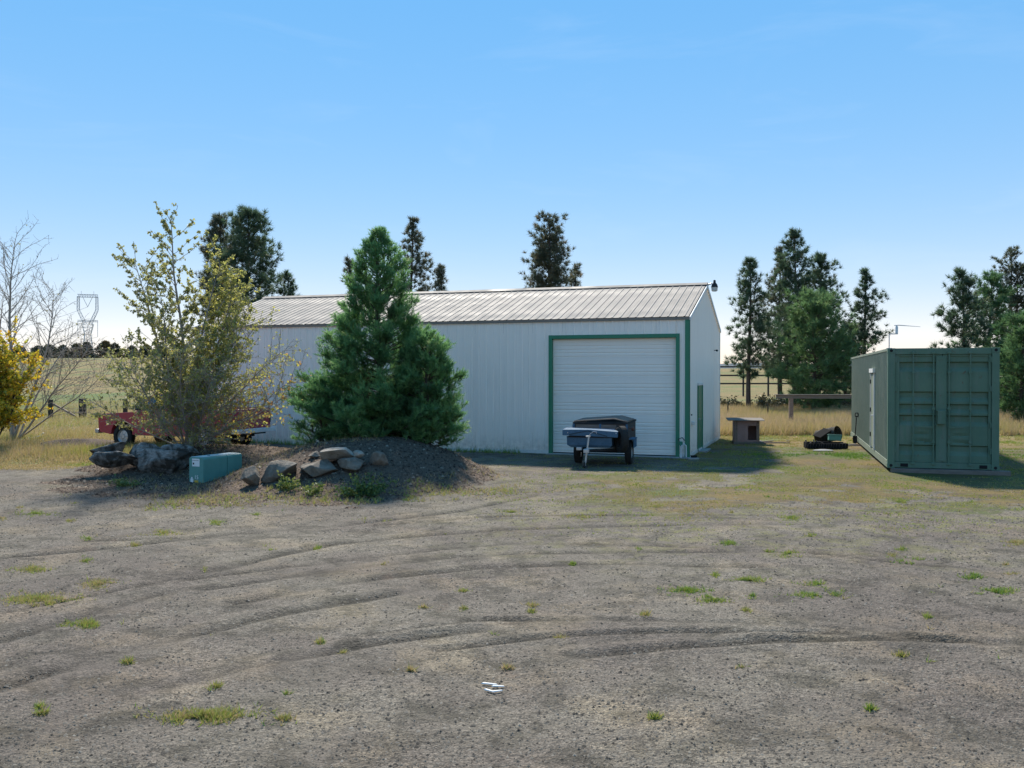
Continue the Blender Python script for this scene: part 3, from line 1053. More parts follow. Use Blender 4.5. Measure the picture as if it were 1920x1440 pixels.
o.location, o.rotation_euler = sp, (0, 0, R(12))
tag(o, 'small concrete slab on the ground at the right building corner', 'slab')
b_ = MB().lathe([(0, 0), (0, .085), (.05, .10), (.055, .10), (.05, .09), (.012, .075), (.012, 0)], (0, 0, 0), 'z', 18).build('feed_pan', M['dark_plastic'], None, True)
b_.location = (sp.x + .05, sp.y + .02, sp.z + .045)
tag(b_, 'small black pan lying on the slab at the right building corner', 'pan')

# ------------------------------------------------------------------ shipping container
CL, CW, CH = 12.19, 2.44, 2.896
CZ = .10
c_fl = G(1664, 877, CZ)
CANG = math.atan2(-.283, .959)
con = empty('shipping_container', (c_fl.x, c_fl.y, CZ), CANG, 'dark green steel shipping container with ribbed double doors facing the yard', 'container')
# local: x across the doors, y back along the side, z up
for x in (.0, CW - .16):
    MB().box(x, x + .16, .0, .15, .118, CH - .118).build('corner_post', M['container'], con, bevel=.006)
MB().box(.16, CW - .16, .02, .14, CH - .15, CH - .004).build('door_header', M['container'], con, bevel=.006)
MB().box(.16, CW - .16, .015, .16, .012, .15).build('door_sill', M['container'], con, bevel=.006)
for x in (.29, 2.02):
    MB().box(x, x + .17, .008, .013, .035, .115).build('fork_pocket', M['dark_gap'], con)
for x in (-.008, CW - .164):
    for y in (-.008, CL - .165):
        for z in (0, CH - .118):
            cst = MB().box(x, x + .172, y, y + .173, z, z + .118).build('corner_casting', M['container'], con, bevel=.006)
            if y < 0:
                MB().lathe([(0, .0), (0, .036)], (x + .086, y - .002, z + .06), 'y', 14).build('casting_hole', M['dark_gap'], cst)
# corrugated long sides
def corr(y0, y1, pitch, dep):
    pts, y = [], y0
    while y < y1:
        for f, d in ((0, 0), (.27, 0), (.5, dep), (.77, dep)):
            if y + f * pitch < y1: pts.append((y + f * pitch, d))
        y += pitch
    pts.append((y1, 0))
    return pts


sp_ = corr(.17, CL - .17, .278, .036)
for side in (0, 1):
    vs, fs = [], []
    for y, d in sp_:
        x = .012 + d if side == 0 else CW - .012 - d
        vs += [(x, y, .16), (x, y, CH - .06)]
    for i in range(len(sp_) - 1): fs.append((2 * i, 2 * i + 2, 2 * i + 3, 2 * i + 1))
    MB().add(vs, fs).build('side_wall', M['container_rail'], con)
    x = 0 if side == 0 else CW - .06
    MB().box(x, x + .06, .166, CL - .166, CH - .065, CH - .004).build('top_rail', M['container_rail'], con)
    MB().box(x - .002, x + .05, .166, CL - .166, .0, .165).build('bottom_rail', M['container_rail'], con)
MB().box(.06, CW - .06, .14, CL - .02, CH - .05, CH - .02).build('roof_panel', M['container'], con)
MB().box(.06, CW - .06, CL - .06, CL - .02, .0, CH - .05).build('end_wall', M['container'], con)
MB().box(.07, CW - .07, .2, CL - .1, .10, .15).build('floor_panel', M['dark_timber'], con)
# double doors: pressed horizontal grooves, a few dents
GROOVES = [(2.567, 2.33), (1.853, 1.61), (1.555, 1.335), (1.285, 1.03), (.57, .32)]


def door_profile():
    pts = [(.155, 0)]
    for top, bot in sorted(GROOVES, key=lambda g: g[0]):
        pts += [(bot, 0), (bot + .10, .058), (top - .030, .058), (top, 0)]
    pts.append((CH - .155, 0))
    return pts


def leaf(x0, x1, dents):
    zs = []
    dp = door_profile()
    za, da = zip(*dp)
    zz = sorted(set(list(np.linspace(.155, CH - .155, 110)) + list(za)))
    xx = np.linspace(x0 + .10, x1 - .06, 36)
    V_ = []
    for z in zz:
        base = np.interp(z, za, da)
        for x in xx:
            y = .075 + base
            y += .012 * (vnoise(np.array([x * 3.1]), np.array([z * 2.3]), 400)[0] - .5)
            for (dx, dz, w, h, a, tl) in dents:
                u, q = (x - dx) / w, (z - dz - tl * (x - dx)) / h
                if abs(u) < 1 and abs(q) < 1:
                    y += a * (1 - u * u) * ((1 - q) if q > 0 else (1 + q) * .3)
            V_.append((x, y, z))
    nx_ = len(xx)
    F_ = [(j * nx_ + i, j * nx_ + i + 1, (j + 1) * nx_ + i + 1, (j + 1) * nx_ + i) for j in range(len(zz) - 1) for i in range(nx_ - 1)]
    return V_, F_


for k, (x0, x1, dn) in enumerate(((.165, 1.215, [(.75, .80, .20, .09, .035, -.02), (.82, .63, .22, .10, .04, -.10)]), (1.225, CW - .165, [(1.62, .79, .22, .08, .03, .0), (1.66, .61, .24, .1, .04, -.08)]))):
    v_, f_ = leaf(x0, x1, dn)
    dr = MB().add(v_, f_).build('door_leaf', M['container'], con)
    m = MB()
    m.box(x0, x0 + .10, .05, .11, .155, CH - .155).box(x1 - .06, x1, .05, .11, .155, CH - .155)
    m.box(x0 + .101, x1 - .061, .052, .10, .156, .20).box(x0 + .101, x1 - .061, .052, .10, CH - .20, CH - .156)
    m.build('leaf_frame', M['container'], dr, bevel=.004)
    for hz_ in (.38, 1.0, 1.86, 2.55):
        hx_ = x0 - .012 if k == 0 else x1 - .03
        MB().box(hx_, hx_ + .05, .018, .052, hz_, hz_ + .13).build('hinge', M['container'], dr)
    for xr in ((.57, 1.02) if k == 0 else (1.36, 1.82)):
        rod = MB().tube([(xr, .018, .09), (xr, .018, CH - .07)], .017, 10).build('lock_rod', M['container'], dr, True)
        for zb in (.10, CH - .14):
            MB().box(xr - .045, xr + .045, -.012, .045, zb, zb + .055).build('cam_keeper', M['container'], rod, bevel=.006)
        for zb in (.62, 1.42, 2.28):
            MB().box(xr - .035, xr + .035, -.004, .05, zb, zb + .05).build('rod_bracket', M['container'], rod, bevel=.005)
    xr = 1.02 if k == 0 else 1.36
    hz_ = 1.0
    s_ = -1 if k == 0 else 1
    MB().beam((xr, -.014, hz_), (xr + s_ * .36, -.008, hz_ + .015), .012, .03).build('door_handle', M['container'], dr)
MB().box(1.075, 1.305, .032, .049, .20, CH - .20).build('astragal_plate', M['container'], con, bevel=.004)
MB().box(1.10, 1.275, -.075, .031, 1.08, 1.40).box(1.085, 1.29, -.05, .0315, 1.385, 1.41).build('lock_box', M['container'], con, bevel=.008)
# door let into the left side
sd = MB().box(-.012, .02, 3.35, 4.2, .22, 2.27).build('side_door', M['container_rail'], con, bevel=.004)
MB().box(-.028, .018, 3.27, 3.345, .17, 2.31).build('door_frame', M['trim_white'], sd)
MB().box(-.028, .018, 4.205, 4.28, .17, 2.31).build('door_frame', M['trim_white'], sd)
MB().box(-.055, .018, 3.22, 4.33, 2.315, 2.43).build('drip_cap', M['trim_white'], sd)
for z in (.5, 1.2, 2.0): MB().box(-.034, -.011, 4.15, 4.21, z, z + .12).build('hinge', M['black_metal'], sd)
MB().tube([(-.012, 3.45, 1.12), (-.07, 3.45, 1.12)], .022, 8).build('door_knob', M['steel'], sd)
# mast on the container roof
an_ = empty('antenna_mast', con.matrix_world @ Vector((0, 0, 0)), 0, 'thin antenna mast with a side bracket on the container roof corner', 'antenna')
bpy.context.view_layer.update()
an_.location = con.matrix_world @ Vector((.04, .12, CH - .002))
MB().tube([(0, 0, -.02), (0, 0, .36)], .013, 8).box(-.05, .05, -.05, .05, -.002, .012).build('mast', M['steel'], an_)
MB().beam((0, 0, .35), (.21, 0, .355), .02, .022).build('bracket_arm', M['steel'], an_)
MB().lathe([(.36, 0), (.36, .032), (.52, .032), (.55, .018), (.57, .018), (.57, 0)], (.18, 0, 0), 'z', 14).build('antenna_base', M['trim_white'], an_, True)
MB().tube([(.12, 0, .56), (.24, 0, .565), (.78, .05, .53)], [.008, .010, .004], 6).build('antenna_rod', M['steel'], an_)
# timber under the container
pl = G(1795, 888, .05)
o = MB().box(-1.28, 1.32, -.12, .12, -.06, .045).build('timber_sleeper', M['grey_board'], None, bevel=.01)
o.location = con.matrix_world @ Vector((1.35, .02, -.048))
o.rotation_euler = (0, 0, CANG - .01)
tag(o, 'grey timber sleeper lying under the container door sill', 'timber')

# shovel leaning on the container side
sb = hit(1603, 834)
sh = empty('shovel', sb, CANG, 'dark long handled shovel standing upright against the container side', 'shovel')
MB().tube([(0, 0, .26), (.05, .0, .98)], .017, 8).build('handle', M['dark_timber'], sh)
MB().add([(-.07, -.02, .30), (.07, -.02, .30), (.075, -.03, .10), (.0, -.02, -.02), (-.075, -.03, .10), (0, .02, .31), (0, .0, .1)],
         [(0, 5, 6, 4), (5, 1, 2, 6), (4, 6, 3), (6, 2, 3)]).build('blade', M['black_metal'], sh)
MB().box(.0, .10, -.02, .02, 1.05, 1.08).box(-.01, .02, -.02, .02, .96, 1.05).box(.08, .11, -.02, .02, .96, 1.05).box(.0, .10, -.02, .02, .93, .96).build('grip', M['black_metal'], sh)

# ------------------------------------------------------------------ utility trailer in front of the overhead door
ax = (G(1087, 866) + G(1178, 870)) / 2
tr = empty('utility_trailer', (ax.x, ax.y, Hs(ax.x, ax.y)), math.atan2(-.25, .968), 'small dark utility trailer with a blue tool box parked before the garage door', 'trailer')
# local: -y towards the hitch, x to the right
tub = MB()
TW, T0, T1 = .70, -.62, 1.25
tub.box(-TW, TW, T0, T0 + .03, .50, 1.08).box(-TW, TW, T1 - .03, T1, .50, 1.08).box(-TW, -TW + .03, T0 + .031, T1 - .031, .50, 1.08).box(TW - .03, TW, T0 + .031, T1 - .031, .50, 1.08)
tub.box(-TW, TW, T0, T1, .46, .499)
tub.build('tub', M['tub_board'], tr)
MB().box(-TW - .02, TW + .02, T0 - .02, T0 + .04, 1.081, 1.125).box(-TW - .02, TW + .02, T1 - .04, T1 + .02, 1.081, 1.125) \
    .box(-TW - .02, -TW + .035, T0 + .041, T1 - .041, 1.081, 1.124).box(TW - .035, TW + .02, T0 + .041, T1 - .041, 1.081, 1.124).build('top_rail', M['black_metal'], tr, bevel=.005)
for x in (-TW - .022, TW - .03, -.02):
    MB().box(x, x + .05, T0 - .024, T0 - .001, .47, 1.08).build('corner_stake', M['blue_paint'], tr)
MB().box(-.64, .42, T0 - .012, T0 - .002, .72, 1.06).build('front_board', M['brown_board'], tr)
# two boards laid over the load as a low ridge
MB().add([(-TW, T0 + .05, 1.13), (.36, T0 + .02, 1.205), (.36, T1 - .3, 1.22), (-TW, T1 - .3, 1.14), (-TW, T0 + .05, 1.155), (.36, T0 + .02, 1.23), (.36, T1 - .3, 1.245), (-TW, T1 - .3, 1.165)],
         [(0, 1, 2, 3), (4, 7, 6, 5), (0, 4, 5, 1), (1, 5, 6, 2), (2, 6, 7, 3), (3, 7, 4, 0)]).build('cover_board', M['brown_board'], tr)
MB().add([(.365, T0 + .02, 1.205), (TW, T0 + .06, 1.128), (TW, T1 - .3, 1.13), (.365, T1 - .3, 1.22), (.365, T0 + .02, 1.23), (TW, T0 + .06, 1.153), (TW, T1 - .3, 1.155), (.365, T1 - .3, 1.245)],
         [(0, 1, 2, 3), (4, 7, 6, 5), (0, 4, 5, 1), (1, 5, 6, 2), (2, 6, 7, 3), (3, 7, 4, 0)]).build('cover_board', M['brown_board'], tr)
MB().box(-.60, .30, T0 + .2, T1 - .4, .8, 1.0).build('load', M['dark_plastic'], tr)
# blue tool box over the drawbar
tb = MB().add([(-.78, -1.15, .78), (.38, -1.15, .78), (.38, -.66, .78), (-.78, -.66, .78), (-.78, -1.12, .56), (.38, -1.12, .56), (.38, -.66, .50), (-.78, -.66, .50), (-.68, -1.08, .50), (.32, -1.08, .50)],
              [(0, 1, 2, 3), (0, 4, 5, 1), (1, 5, 9, 6, 2), (3, 7, 8, 4, 0), (4, 8, 9, 5), (8, 7, 6, 9), (2, 6, 7, 3)]).build('tool_box', M['blue_paint'], tr, bevel=.006)
lid = MB().add([(-.88, -1.22, .81), (-.18, -1.23, .795), (.54, -1.20, .77), (.54, -.64, .80), (-.88, -.64, .83), (-.88, -1.22, .955), (-.18, -1.23, .965), (.54, -1.20, .915), (.54, -.64, .955), (-.88, -.64, .985)],
               [(0, 1, 6, 5), (1, 2, 7, 6), (2, 3, 8, 7), (3, 4, 9, 8), (4, 0, 5, 9), (5, 6, 7, 8, 9), (4, 3, 2, 1, 0)]).build('lid', M['blue_paint'], tb, bevel=.008)
MB().beam((-.70, -1.236, .835), (-.22, -1.242, .935), .006, .014).beam((-.22, -1.242, .935), (.28, -1.232, .80), .006, .014).build('lid_brace', M['black_metal'], tb)
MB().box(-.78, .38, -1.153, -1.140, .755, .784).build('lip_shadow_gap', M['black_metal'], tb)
for x in (-.74, .50): MB().lathe([(0, 0), (0, .014)], (x, -1.232, .88), 'y', 10).build('rivet', M['steel'], tb)
# wheels, axle, mudguards, spare
def wheel(name, parent, c, r, w, tmat, rmat, tilt=(0, 0, 0)):
    e = MB().lathe([(-w / 2 * .7, r * .58), (-w / 2, r * .66), (-w / 2, r * .86), (-w / 2 * .78, r * .97), (-w * .2, r), (w * .2, r), (w / 2 * .78, r * .97), (w / 2, r * .86), (w / 2, r * .66), (w / 2 * .7, r * .58)], (0, 0, 0), 'x', 40)
    for k in range(40):          # tread blocks
        a = 2 * math.pi * k / 40
        c1, s1 = math.cos(a), math.sin(a)
        e.beam((-w * .42, c1 * r * .985, s1 * r * .985), (w * .42, c1 * r * .985, s1 * r * .985), r * .09, r * .05, (0, c1, s1))
    o = e.build(name, tmat, parent, True)
    o.location, o.rotation_euler = c, tilt
    m = MB().lathe([(-w * .30, r * .60), (-w * .34, r * .55), (-w * .12, r * .47), (-w * .16, r * .2), (-w * .26, r * .16), (-w * .26, 0)], (0, 0, 0), 'x', 32)
    m.lathe([(w * .30, r * .60), (w * .34, r * .55), (w * .12, r * .47), (w * .16, r * .2), (w * .26, r * .16), (w * .26, 0)], (0, 0, 0), 'x', 32)
    m.build('rim', rmat, o, True)
    n_ = MB()
    for k in range(6):
        a = 2 * math.pi * k / 6
        for s in (-1, 1): n_.lathe([(0, .0), (0, r * .045), (s * w * .08, r * .04), (s * w * .08, 0)], (s * w * .14, math.cos(a) * r * .33, math.sin(a) * r * .33), 'x', 8)
    n_.build('wheel_nuts', rmat, o)
    return o


for s in (-1, 1):
    wheel('wheel', tr, (s * .68, 0, .31), .31, .18, M['rubber'], M['white_paint'])
    MB().box(s * .70 - .09 * (s < 0) * 1.6, s * .70 + .09 * (s > 0) * 1.6, -.40, .42, .665, .685).build('mudguard', M['blue_paint'], tr, bevel=.004)
    MB().box(s * .82 - .012, s * .82 + .012, -.16, .40, .44, .664).build('mudguard_skirt', M['blue_paint'], tr)
MB().tube([(-.66, 0, .31), (.66, 0, .31)], .03, 10).beam((-.48, T0, .42), (-.48, T1, .42), .05, .07).beam((.48, T0, .42), (.48, T1, .42), .05, .07).build('chassis', M['black_metal'], tr)
MB().beam((-.48, T0 - .02, .43), (-.20, -1.62, .46), .05, .07).beam((.48, T0 - .02, .43), (-.18, -1.58, .46), .05, .07).build('drawbar', M['black_metal'], tr)
wheel('spare_wheel', tr, (.60, -.98, .72), .33, .18, M['rubber'], M['black_metal'], (0, 0, R(30)))
MB().tube([(.53, T0 - .02, .72), (.58, -.96, .72)], .025, 8).build('spare_bracket', M['black_metal'], tr)
MB().box(-.26, -.12, -1.66, -1.44, .40, .50).box(-.50, -.36, -1.34, -1.22, .44, .52).build('coupler', M['steel'], tr, bevel=.012)
jk = MB().tube([(-.16, -1.42, .80), (-.24, -1.47, .14)], .028, 12).box(-.23, -.12, -1.47, -1.40, .79, .82).build('jack_tube', M['steel'], tr, True)
MB().tube([(-.16, -1.42, .82), (-.13, -1.44, .86), (-.04, -1.46, .93), (.04, -1.46, .92), (.045, -1.46, .88)], .010, 8).build('crank_handle', M['steel'], jk, True)
MB().lathe([(-.025, 0), (-.025, .07), (-.015, .08), (.015, .08), (.025, .07), (.025, 0)], (-.26, -1.51, .08), 'x', 20).build('jack_wheel', M['rubber'], jk, True)
MB().box(-.295, -.288, -1.53, -1.45, .07, .2).box(-.232, -.225, -1.53, -1.45, .07, .2).build('jack_fork', M['steel'], jk)
MB().tube([(TW + .01, -.45, .96), (TW + .10, -.45, .96)], .010, 8).lathe([(.10, 0), (.10, .05), (.12, .058), (.16, .05), (.165, 0)], (TW, -.45, .96), 'x', 18).build('side_marker', M['rust'], tr, True)
MB().tube([(-TW - .01, -.5, 1.02), (-TW - .06, -.5, 1.04), (-TW - .06, -.5, .94), (-TW - .01, -.5, .92)], .008, 6).build('tie_ring', M['steel'], tr)

# ------------------------------------------------------------------ doghouse, rail, scrap
dg = hit(1398, 831)
dh = empty('doghouse', dg, R(-9), 'small faded pink wooden doghouse with a flat overhanging roof', 'doghouse')
W_, D_, H_ = .41, .40, .80
MB().box(-W_, W_, D_ - .02, D_, .08, H_).build('back_panel', M['pink_board'], dh)
MB().box(-W_, -W_ + .02, -D_, D_ - .021, .08, H_).build('side_panel', M['pink_board'], dh)
MB().box(W_ - .02, W_, -D_, D_ - .021, .08, H_).build('side_panel', M['pink_board'], dh)
MB().box(-W_ + .021, .04, -D_, -D_ + .02, .08, H_).box(.32, W_ - .021, -D_, -D_ + .02, .08, H_).box(.041, .319, -D_, -D_ + .02, .62, H_).box(.041, .319, -D_, -D_ + .02, .08, .14).build('front_panel', M['pink_board'], dh)
MB().box(-.36, -.31, -D_ - .012, -D_ - .001, .09, H_ - .01).box(-W_ - .012, -W_ + .03, -D_ - .012, -D_ - .001, .09, H_ - .012).box(.33, W_ + .012, -D_ - .012, -D_ - .001, .09, H_ - .012).build('batten', M['brown_board'], dh)
MB().box(-W_ + .021, W_ - .021, -D_ + .021, D_ - .022, .08, .1).build('floor_board', M['brown_board'], dh)
o = MB().box(-.64, .58, -.52, .50, H_ + .004, H_ + .022).build('roof_board', M['grey_board'], dh, bevel=.004)
o.rotation_euler = (R(2.5), 0, 0)
o.location.z = .02
MB().box(-.44, .62, -.52, -.40, .0, .045).box(-.44, .44, -.1, .02, .0, .04).box(-.44, .44, .3, .42, .0, .04).box(-.43, .56, -.50, .42, .046, .076).build('skid_base', M['grey_board'], dh)
for k, (px, py, ln, an, m_, lb) in enumerate(((1432, 829, .7, 10, 'grey_board', 'short grey plank propped beside the doghouse'), (1455, 831, .95, 3, 'brown_board', 'long brown plank lying right of the doghouse'),
                                          (1478, 828, .30, 70, 'dark_timber', 'short dark block of wood lying past the doghouse planks'))):
    p = hit(px, py)
    o = MB().box(-ln / 2, ln / 2, -.05, .05, -.005, .03).build('scrap_plank', M[m_], None, bevel=.004)
    o.location, o.rotation_euler = p + Vector((0, 0, .006)), (0, R(-4 if k == 0 else 0), R(an))
    tag(o, lb, 'plank', 'scrap wood by the doghouse')

rp = hit(1483, 800)
ra = empty('wooden_hitching_rail', rp, R(-4), 'weathered wooden rail on a post running behind the container', 'rail')
RZ = 1.36
MB().box(-.09, .09, -.09, .09, -.05, RZ - .08).build('post', M['brown_board'], ra, bevel=.015)
MB().box(3.75, 3.93, -.09, .09, -.1, RZ - .08).build('post', M['brown_board'], ra, bevel=.015)
MB().box(-.66, 4.2, -.10, .07, RZ - .079, RZ + .07).build('beam', M['grey_board'], ra, bevel=.008)
MB().box(-.72, 4.2, -.16, .13, RZ + .071, RZ + .105).build('cap_board', M['grey_board'], ra, bevel=.004)

jp = hit(1548, 843)
# open-ended drum on its side, other scrap round it
dm = hit(1556, 832)
dr_ = empty('scrap_drum', (dm.x + .12, dm.y + .42, dm.z + .27), 0, 'open ended drum lying on its side on the scrap heap', 'drum')
dr_.scale = (.82, .92, .92)
dr_.rotation_euler = (R(8), R(-14), R(-50))
MB().lathe([(-.55, 0), (-.55, .25), (-.53, .265), (-.2, .262), (-.18, .272), (-.15, .262), (.18, .262), (.2, .272), (.23, .262), (.42, .265), (.43, .272), (.43, .255), (-.5, .25), (-.5, 0)], (0, 0, 0), 'x', 36).build('shell', M['drum'], dr_, True)
m = MB()
for k in range(26):
    a, r_ = rnd.random() * 6.28, .2 * rnd.random() ** .5
    c = Vector((.15 + .24 * rnd.random(), r_ * math.cos(a), r_ * math.sin(a)))
    q = c + Vector((rnd.uniform(-.15, .15), rnd.uniform(-.12, .12), rnd.uniform(-.12, .12)))
    m.beam(c, q, .03 + .03 * rnd.random(), .02)
m.build('debris', M['black_metal'], dr_)
o = MB().box(-.24, .24, -.16, .16, 0, .26).box(-.26, .26, -.18, .18, .261, .29).build('plastic_crate', M['dark_plastic'], None, bevel=.012)
q = hit(1546, 832)
o.location, o.rotation_euler = q + Vector((0, .05, .13)), (R(12), R(-28), R(20))
tag(o, 'tilted black plastic crate on the scrap heap below the drum', 'crate')
o = MB().box(-.20, .20, -.15, .15, .02, .20).box(-.22, .22, -.17, .17, .201, .225).build('storage_tub', M['teal_box'], None, bevel=.02)
q = hit(1565, 836)
o.location, o.rotation_euler = q + Vector((0, .02, .15)), (R(-4), R(3), R(-12))
tag(o, 'small teal tub sitting on the black scrap frame', 'tub')
fq = hit(1548, 841)
bf = empty('scrap_implement', fq, R(-4), 'long low black scrap metal frame lying on the grass', 'scrap')
MB().box(-.62, .62, -.20, -.15, .02, .18).box(-.62, .62, .22, .27, .02, .20).build('side_rail', M['dark_plastic'], bf, bevel=.008)
MB().box(-.64, -.58, -.149, .219, .02, .21).box(.50, .66, -.149, .219, .02, .17).build('end_plate', M['dark_plastic'], bf, bevel=.01)
MB().box(-.57, .49, -.14, .21, .06, .10).build('deck', M['black_metal'], bf)
m = MB()
for k in range(16):
    x = -.66 + .08 * k + rnd.uniform(-.02, .02)
    m.tube([(x, -.22, .16), (x - .03, -.28, .09), (x - .06 + rnd.uniform(-.03, .03), -.33, .0)], .009, 5)
m.build('tines', M['black_metal'], bf)
m = MB()
for k in range(14):
    c = Vector((rnd.uniform(-.6, .1), rnd.uniform(-.15, .2), .12))
    m.beam(c, c + Vector((rnd.uniform(-.25, .25), rnd.uniform(-.2, .2), rnd.uniform(.02, .14))), .05, .03)
m.build('loose_bars', M['black_metal'], bf)
q = hit(1543, 846)
o = MB().lathe([(0, 0), (.0, .25), (.025, .255), (.04, .2), (.055, .08), (.06, 0)], (0, 0, 0), 'z', 26).build('round_lid', M['concrete'], None, True)
o.location, o.scale = q + Vector((0, 0, .005)), (1.25, .7, 1)
tag(o, 'flat grey lid lying on grass before the scrap heap', 'lid')
q = hit(1593, 836)
o = MB().box(-.34, .34, -.12, .12, 0, .03).box(-.30, .36, -.02, .16, .031, .055).build('scrap_board', M['grey_board'], None)
o.location, o.rotation_euler = q, (0, 0, R(22))
tag(o, 'grey boards lying between the scrap heap and container', 'board')

# ------------------------------------------------------------------ red pickup behind the shrub
ty, TH = 26.3, R(22)
rl = Vector(((432 - 960) / FPX * ty, ty))
tk = empty('pickup_truck', (rl.x, rl.y, Hs(rl.x - 2, rl.y + 1) + .02), math.pi - TH, 'faded red pickup truck with white rear bumper behind the leafy shrub', 'pickup')
# local: x forwards from the tail, +y is the near (left) flank at y=0, the far flank at y=-1.9... width runs to -y
LT, WT = 5.05, 1.88


def arch(cx, r, n=12):
    return [(cx + r * math.cos(a), .40 + r * math.sin(a)) for a in np.linspace(0, math.pi, n)]


# side outline from tail to nose (x forward), wheel arches cut out
A1, A2, RA = 1.05, 4.10, .43
lower = [(.02, .55)] + [(x, z) for x, z in reversed(arch(A1, RA))] + [(A1 + RA + .02, .40), (A2 - RA - .02, .40)] + [(x, z) for x, z in reversed(arch(A2, RA))] + [(LT - .08, .45), (LT, .55)]
bed_top = 1.22


def flank(y0, y1, poly, name, mat):
    return MB().prism(poly, y0, y1).build(name, mat, tk, bevel=.012)


bed_side = [(.02, .55)] + [(x, z) for x, z in reversed(arch(A1, RA))] + [(A1 + RA + .02, .40), (1.98, .40), (1.98, bed_top), (.02, bed_top)]
flank(0, -.07, bed_side, 'bed_side', M['red_paint'])
flank(-WT + .07, -WT, bed_side, 'bed_side', M['red_paint'])
MB().box(.05, 1.98, -WT + .072, -.072, .58, .66).build('bed_floor', M['black_metal'], tk)
tg = MB().box(.0, .05, -WT + .075, -.075, .62, bed_top - .01).build('tailgate', M['red_paint'], tk, bevel=.012)
MB().box(-.006, .0, -WT + .30, -.30, .86, 1.06).build('pressed_panel', M['red_paint'], tg, bevel=.002)
MB().box(-.018, -.001, -WT / 2 - .09, -WT / 2 + .09, 1.08, 1.13).build('handle', M['black_metal'], tg)
for y in (-.072, -WT + .008):
    MB().box(-.006, .019, y, y + .062, .78, 1.06).build('tail_light', M['rust'], tk, bevel=.006)
MB().box(-.17, -.03, -WT - .02, .02, .50, .63).build('rear_bumper', M['white_paint'], tk, bevel=.02)
MB().box(-.03, .3, -WT + .3, -.3, .45, .55).build('bumper_bracket', M['black_metal'], tk)
cabp = [(2.0, .40), (3.62, .40), (3.62, 1.10), (2.0, 1.20)]
flank(0, -WT, cabp, 'cab_body', M['red_paint'])
nose = [(3.625, .40)] + [(A2 - RA - .02, .40)] + [(x, z) for x, z in reversed(arch(A2, RA))] + [(LT - .1, .46), (LT - .02, .56), (LT, .92), (LT - .10, 1.02), (3.625, 1.10)]
flank(0, -.16, nose, 'front_wing', M['red_paint'])
flank(-WT + .16, -WT, nose, 'front_wing', M['red_paint'])
MB().add([(3.63, -.161, 1.10), (LT - .10, -.161, 1.02), (LT - .10, -WT + .161, 1.02), (3.63, -WT + .161, 1.10), (3.63, -.161, 1.06), (LT - .1, -.161, .98), (LT - .1, -WT + .161, .98), (3.63, -WT + .161, 1.06)],
         [(0, 1, 2, 3), (7, 6, 5, 4), (0, 4, 5, 1), (1, 5, 6, 2), (2, 6, 7, 3), (3, 7, 4, 0)]).build('bonnet', M['red_paint'], tk)
MB().box(LT - .12, LT - .03, -WT + .161, -.161, .55, .975).build('grille', M['black_metal'], tk)
for y in (-.34, -WT + .18): MB().box(LT - .03, LT + .0, y, y + .16, .70, .88).build('headlight', M['lamp_glass'], tk, bevel=.01)
MB().box(LT - .02, LT + .12, -WT - .01, .01, .42, .55).build('front_bumper', M['steel'], tk, bevel=.02)
gh = MB().add([(2.06, -.05, 1.20), (3.60, -.05, 1.11), (3.60, -WT + .05, 1.11), (2.06, -WT + .05, 1.20), (2.16, -.20, 1.68), (3.02, -.20, 1.68), (3.02, -WT + .20, 1.68), (2.16, -WT + .20, 1.68)],
              [(4, 5, 6, 7), (0, 1, 5, 4), (1, 2, 6, 5), (2, 3, 7, 6), (3, 0, 4, 7)]).build('cab_roof', M['red_paint'], tk, bevel=.03)


def pane(name, q, n_):
    q = [Vector(p) for p in q]
    nn = Vector(n_).normalized()
    c = sum(q, Vector()) / 4
    qq = [c + (p - c) * .88 + nn * .028 for p in q]
    q2 = [p - nn * .012 for p in qq]
    return MB().add(qq + q2, [(0, 1, 2, 3), (7, 6, 5, 4), (0, 4, 5, 1), (1, 5, 6, 2), (2, 6, 7, 3), (3, 7, 4, 0)]).build(name, M['glass'], gh)


pane('windscreen', [(3.55, -.10, 1.13), (3.55, -WT + .10, 1.13), (3.03, -WT + .25, 1.64), (3.03, -.25, 1.64)], (.7, 0, .7))
pane('side_window', [(2.14, -.06, 1.23), (3.42, -.06, 1.16), (2.96, -.18, 1.64), (2.2, -.18, 1.64)], (0, 1, .3))
pane('side_window', [(2.14, -WT + .06, 1.23), (3.42, -WT + .06, 1.16), (2.96, -WT + .18, 1.64), (2.2, -WT + .18, 1.64)], (0, -1, .3))
pane('rear_window', [(2.07, -.12, 1.24), (2.07, -WT + .12, 1.24), (2.15, -WT + .24, 1.64), (2.15, -.24, 1.64)], (-1, 0, .2))
dd_ = MB().prism([(2.3, .48), (3.5, .48), (3.5, 1.10), (2.3, 1.165)], .001, .014).build('door', M['red_paint'], tk, bevel=.004)
MB().box(2.36, 2.50, .016, .035, 1.0, 1.03).build('handle', M['steel'], dd_)
MB().box(3.28, 3.42, .02, .16, 1.16, 1.30).build('mirror', M['black_metal'], tk, bevel=.01)
for x in (A1, A2):
    for y in (-.11, -WT + .11):
        w = wheel('wheel', tk, (x, y, .34), .36, .21, M['rubber'], M['steel'], (0, 0, R(90)))
MB().box(.3, LT - .3, -WT + .4, -.4, .36, .50).build('chassis', M['black_metal'], tk)

# ------------------------------------------------------------------ teal utility cabinet
ub = empty('utility_cabinet', (0, 0, 0), 0, 'teal metal utility cabinet with stickers beside the weathered log', 'cabinet')
f0 = G(381, 907, .0)
ub.location = (f0.x, f0.y, Hs(f0.x, f0.y) - .02)
ub.rotation_euler = (0, 0, math.atan2(-.42, .907))
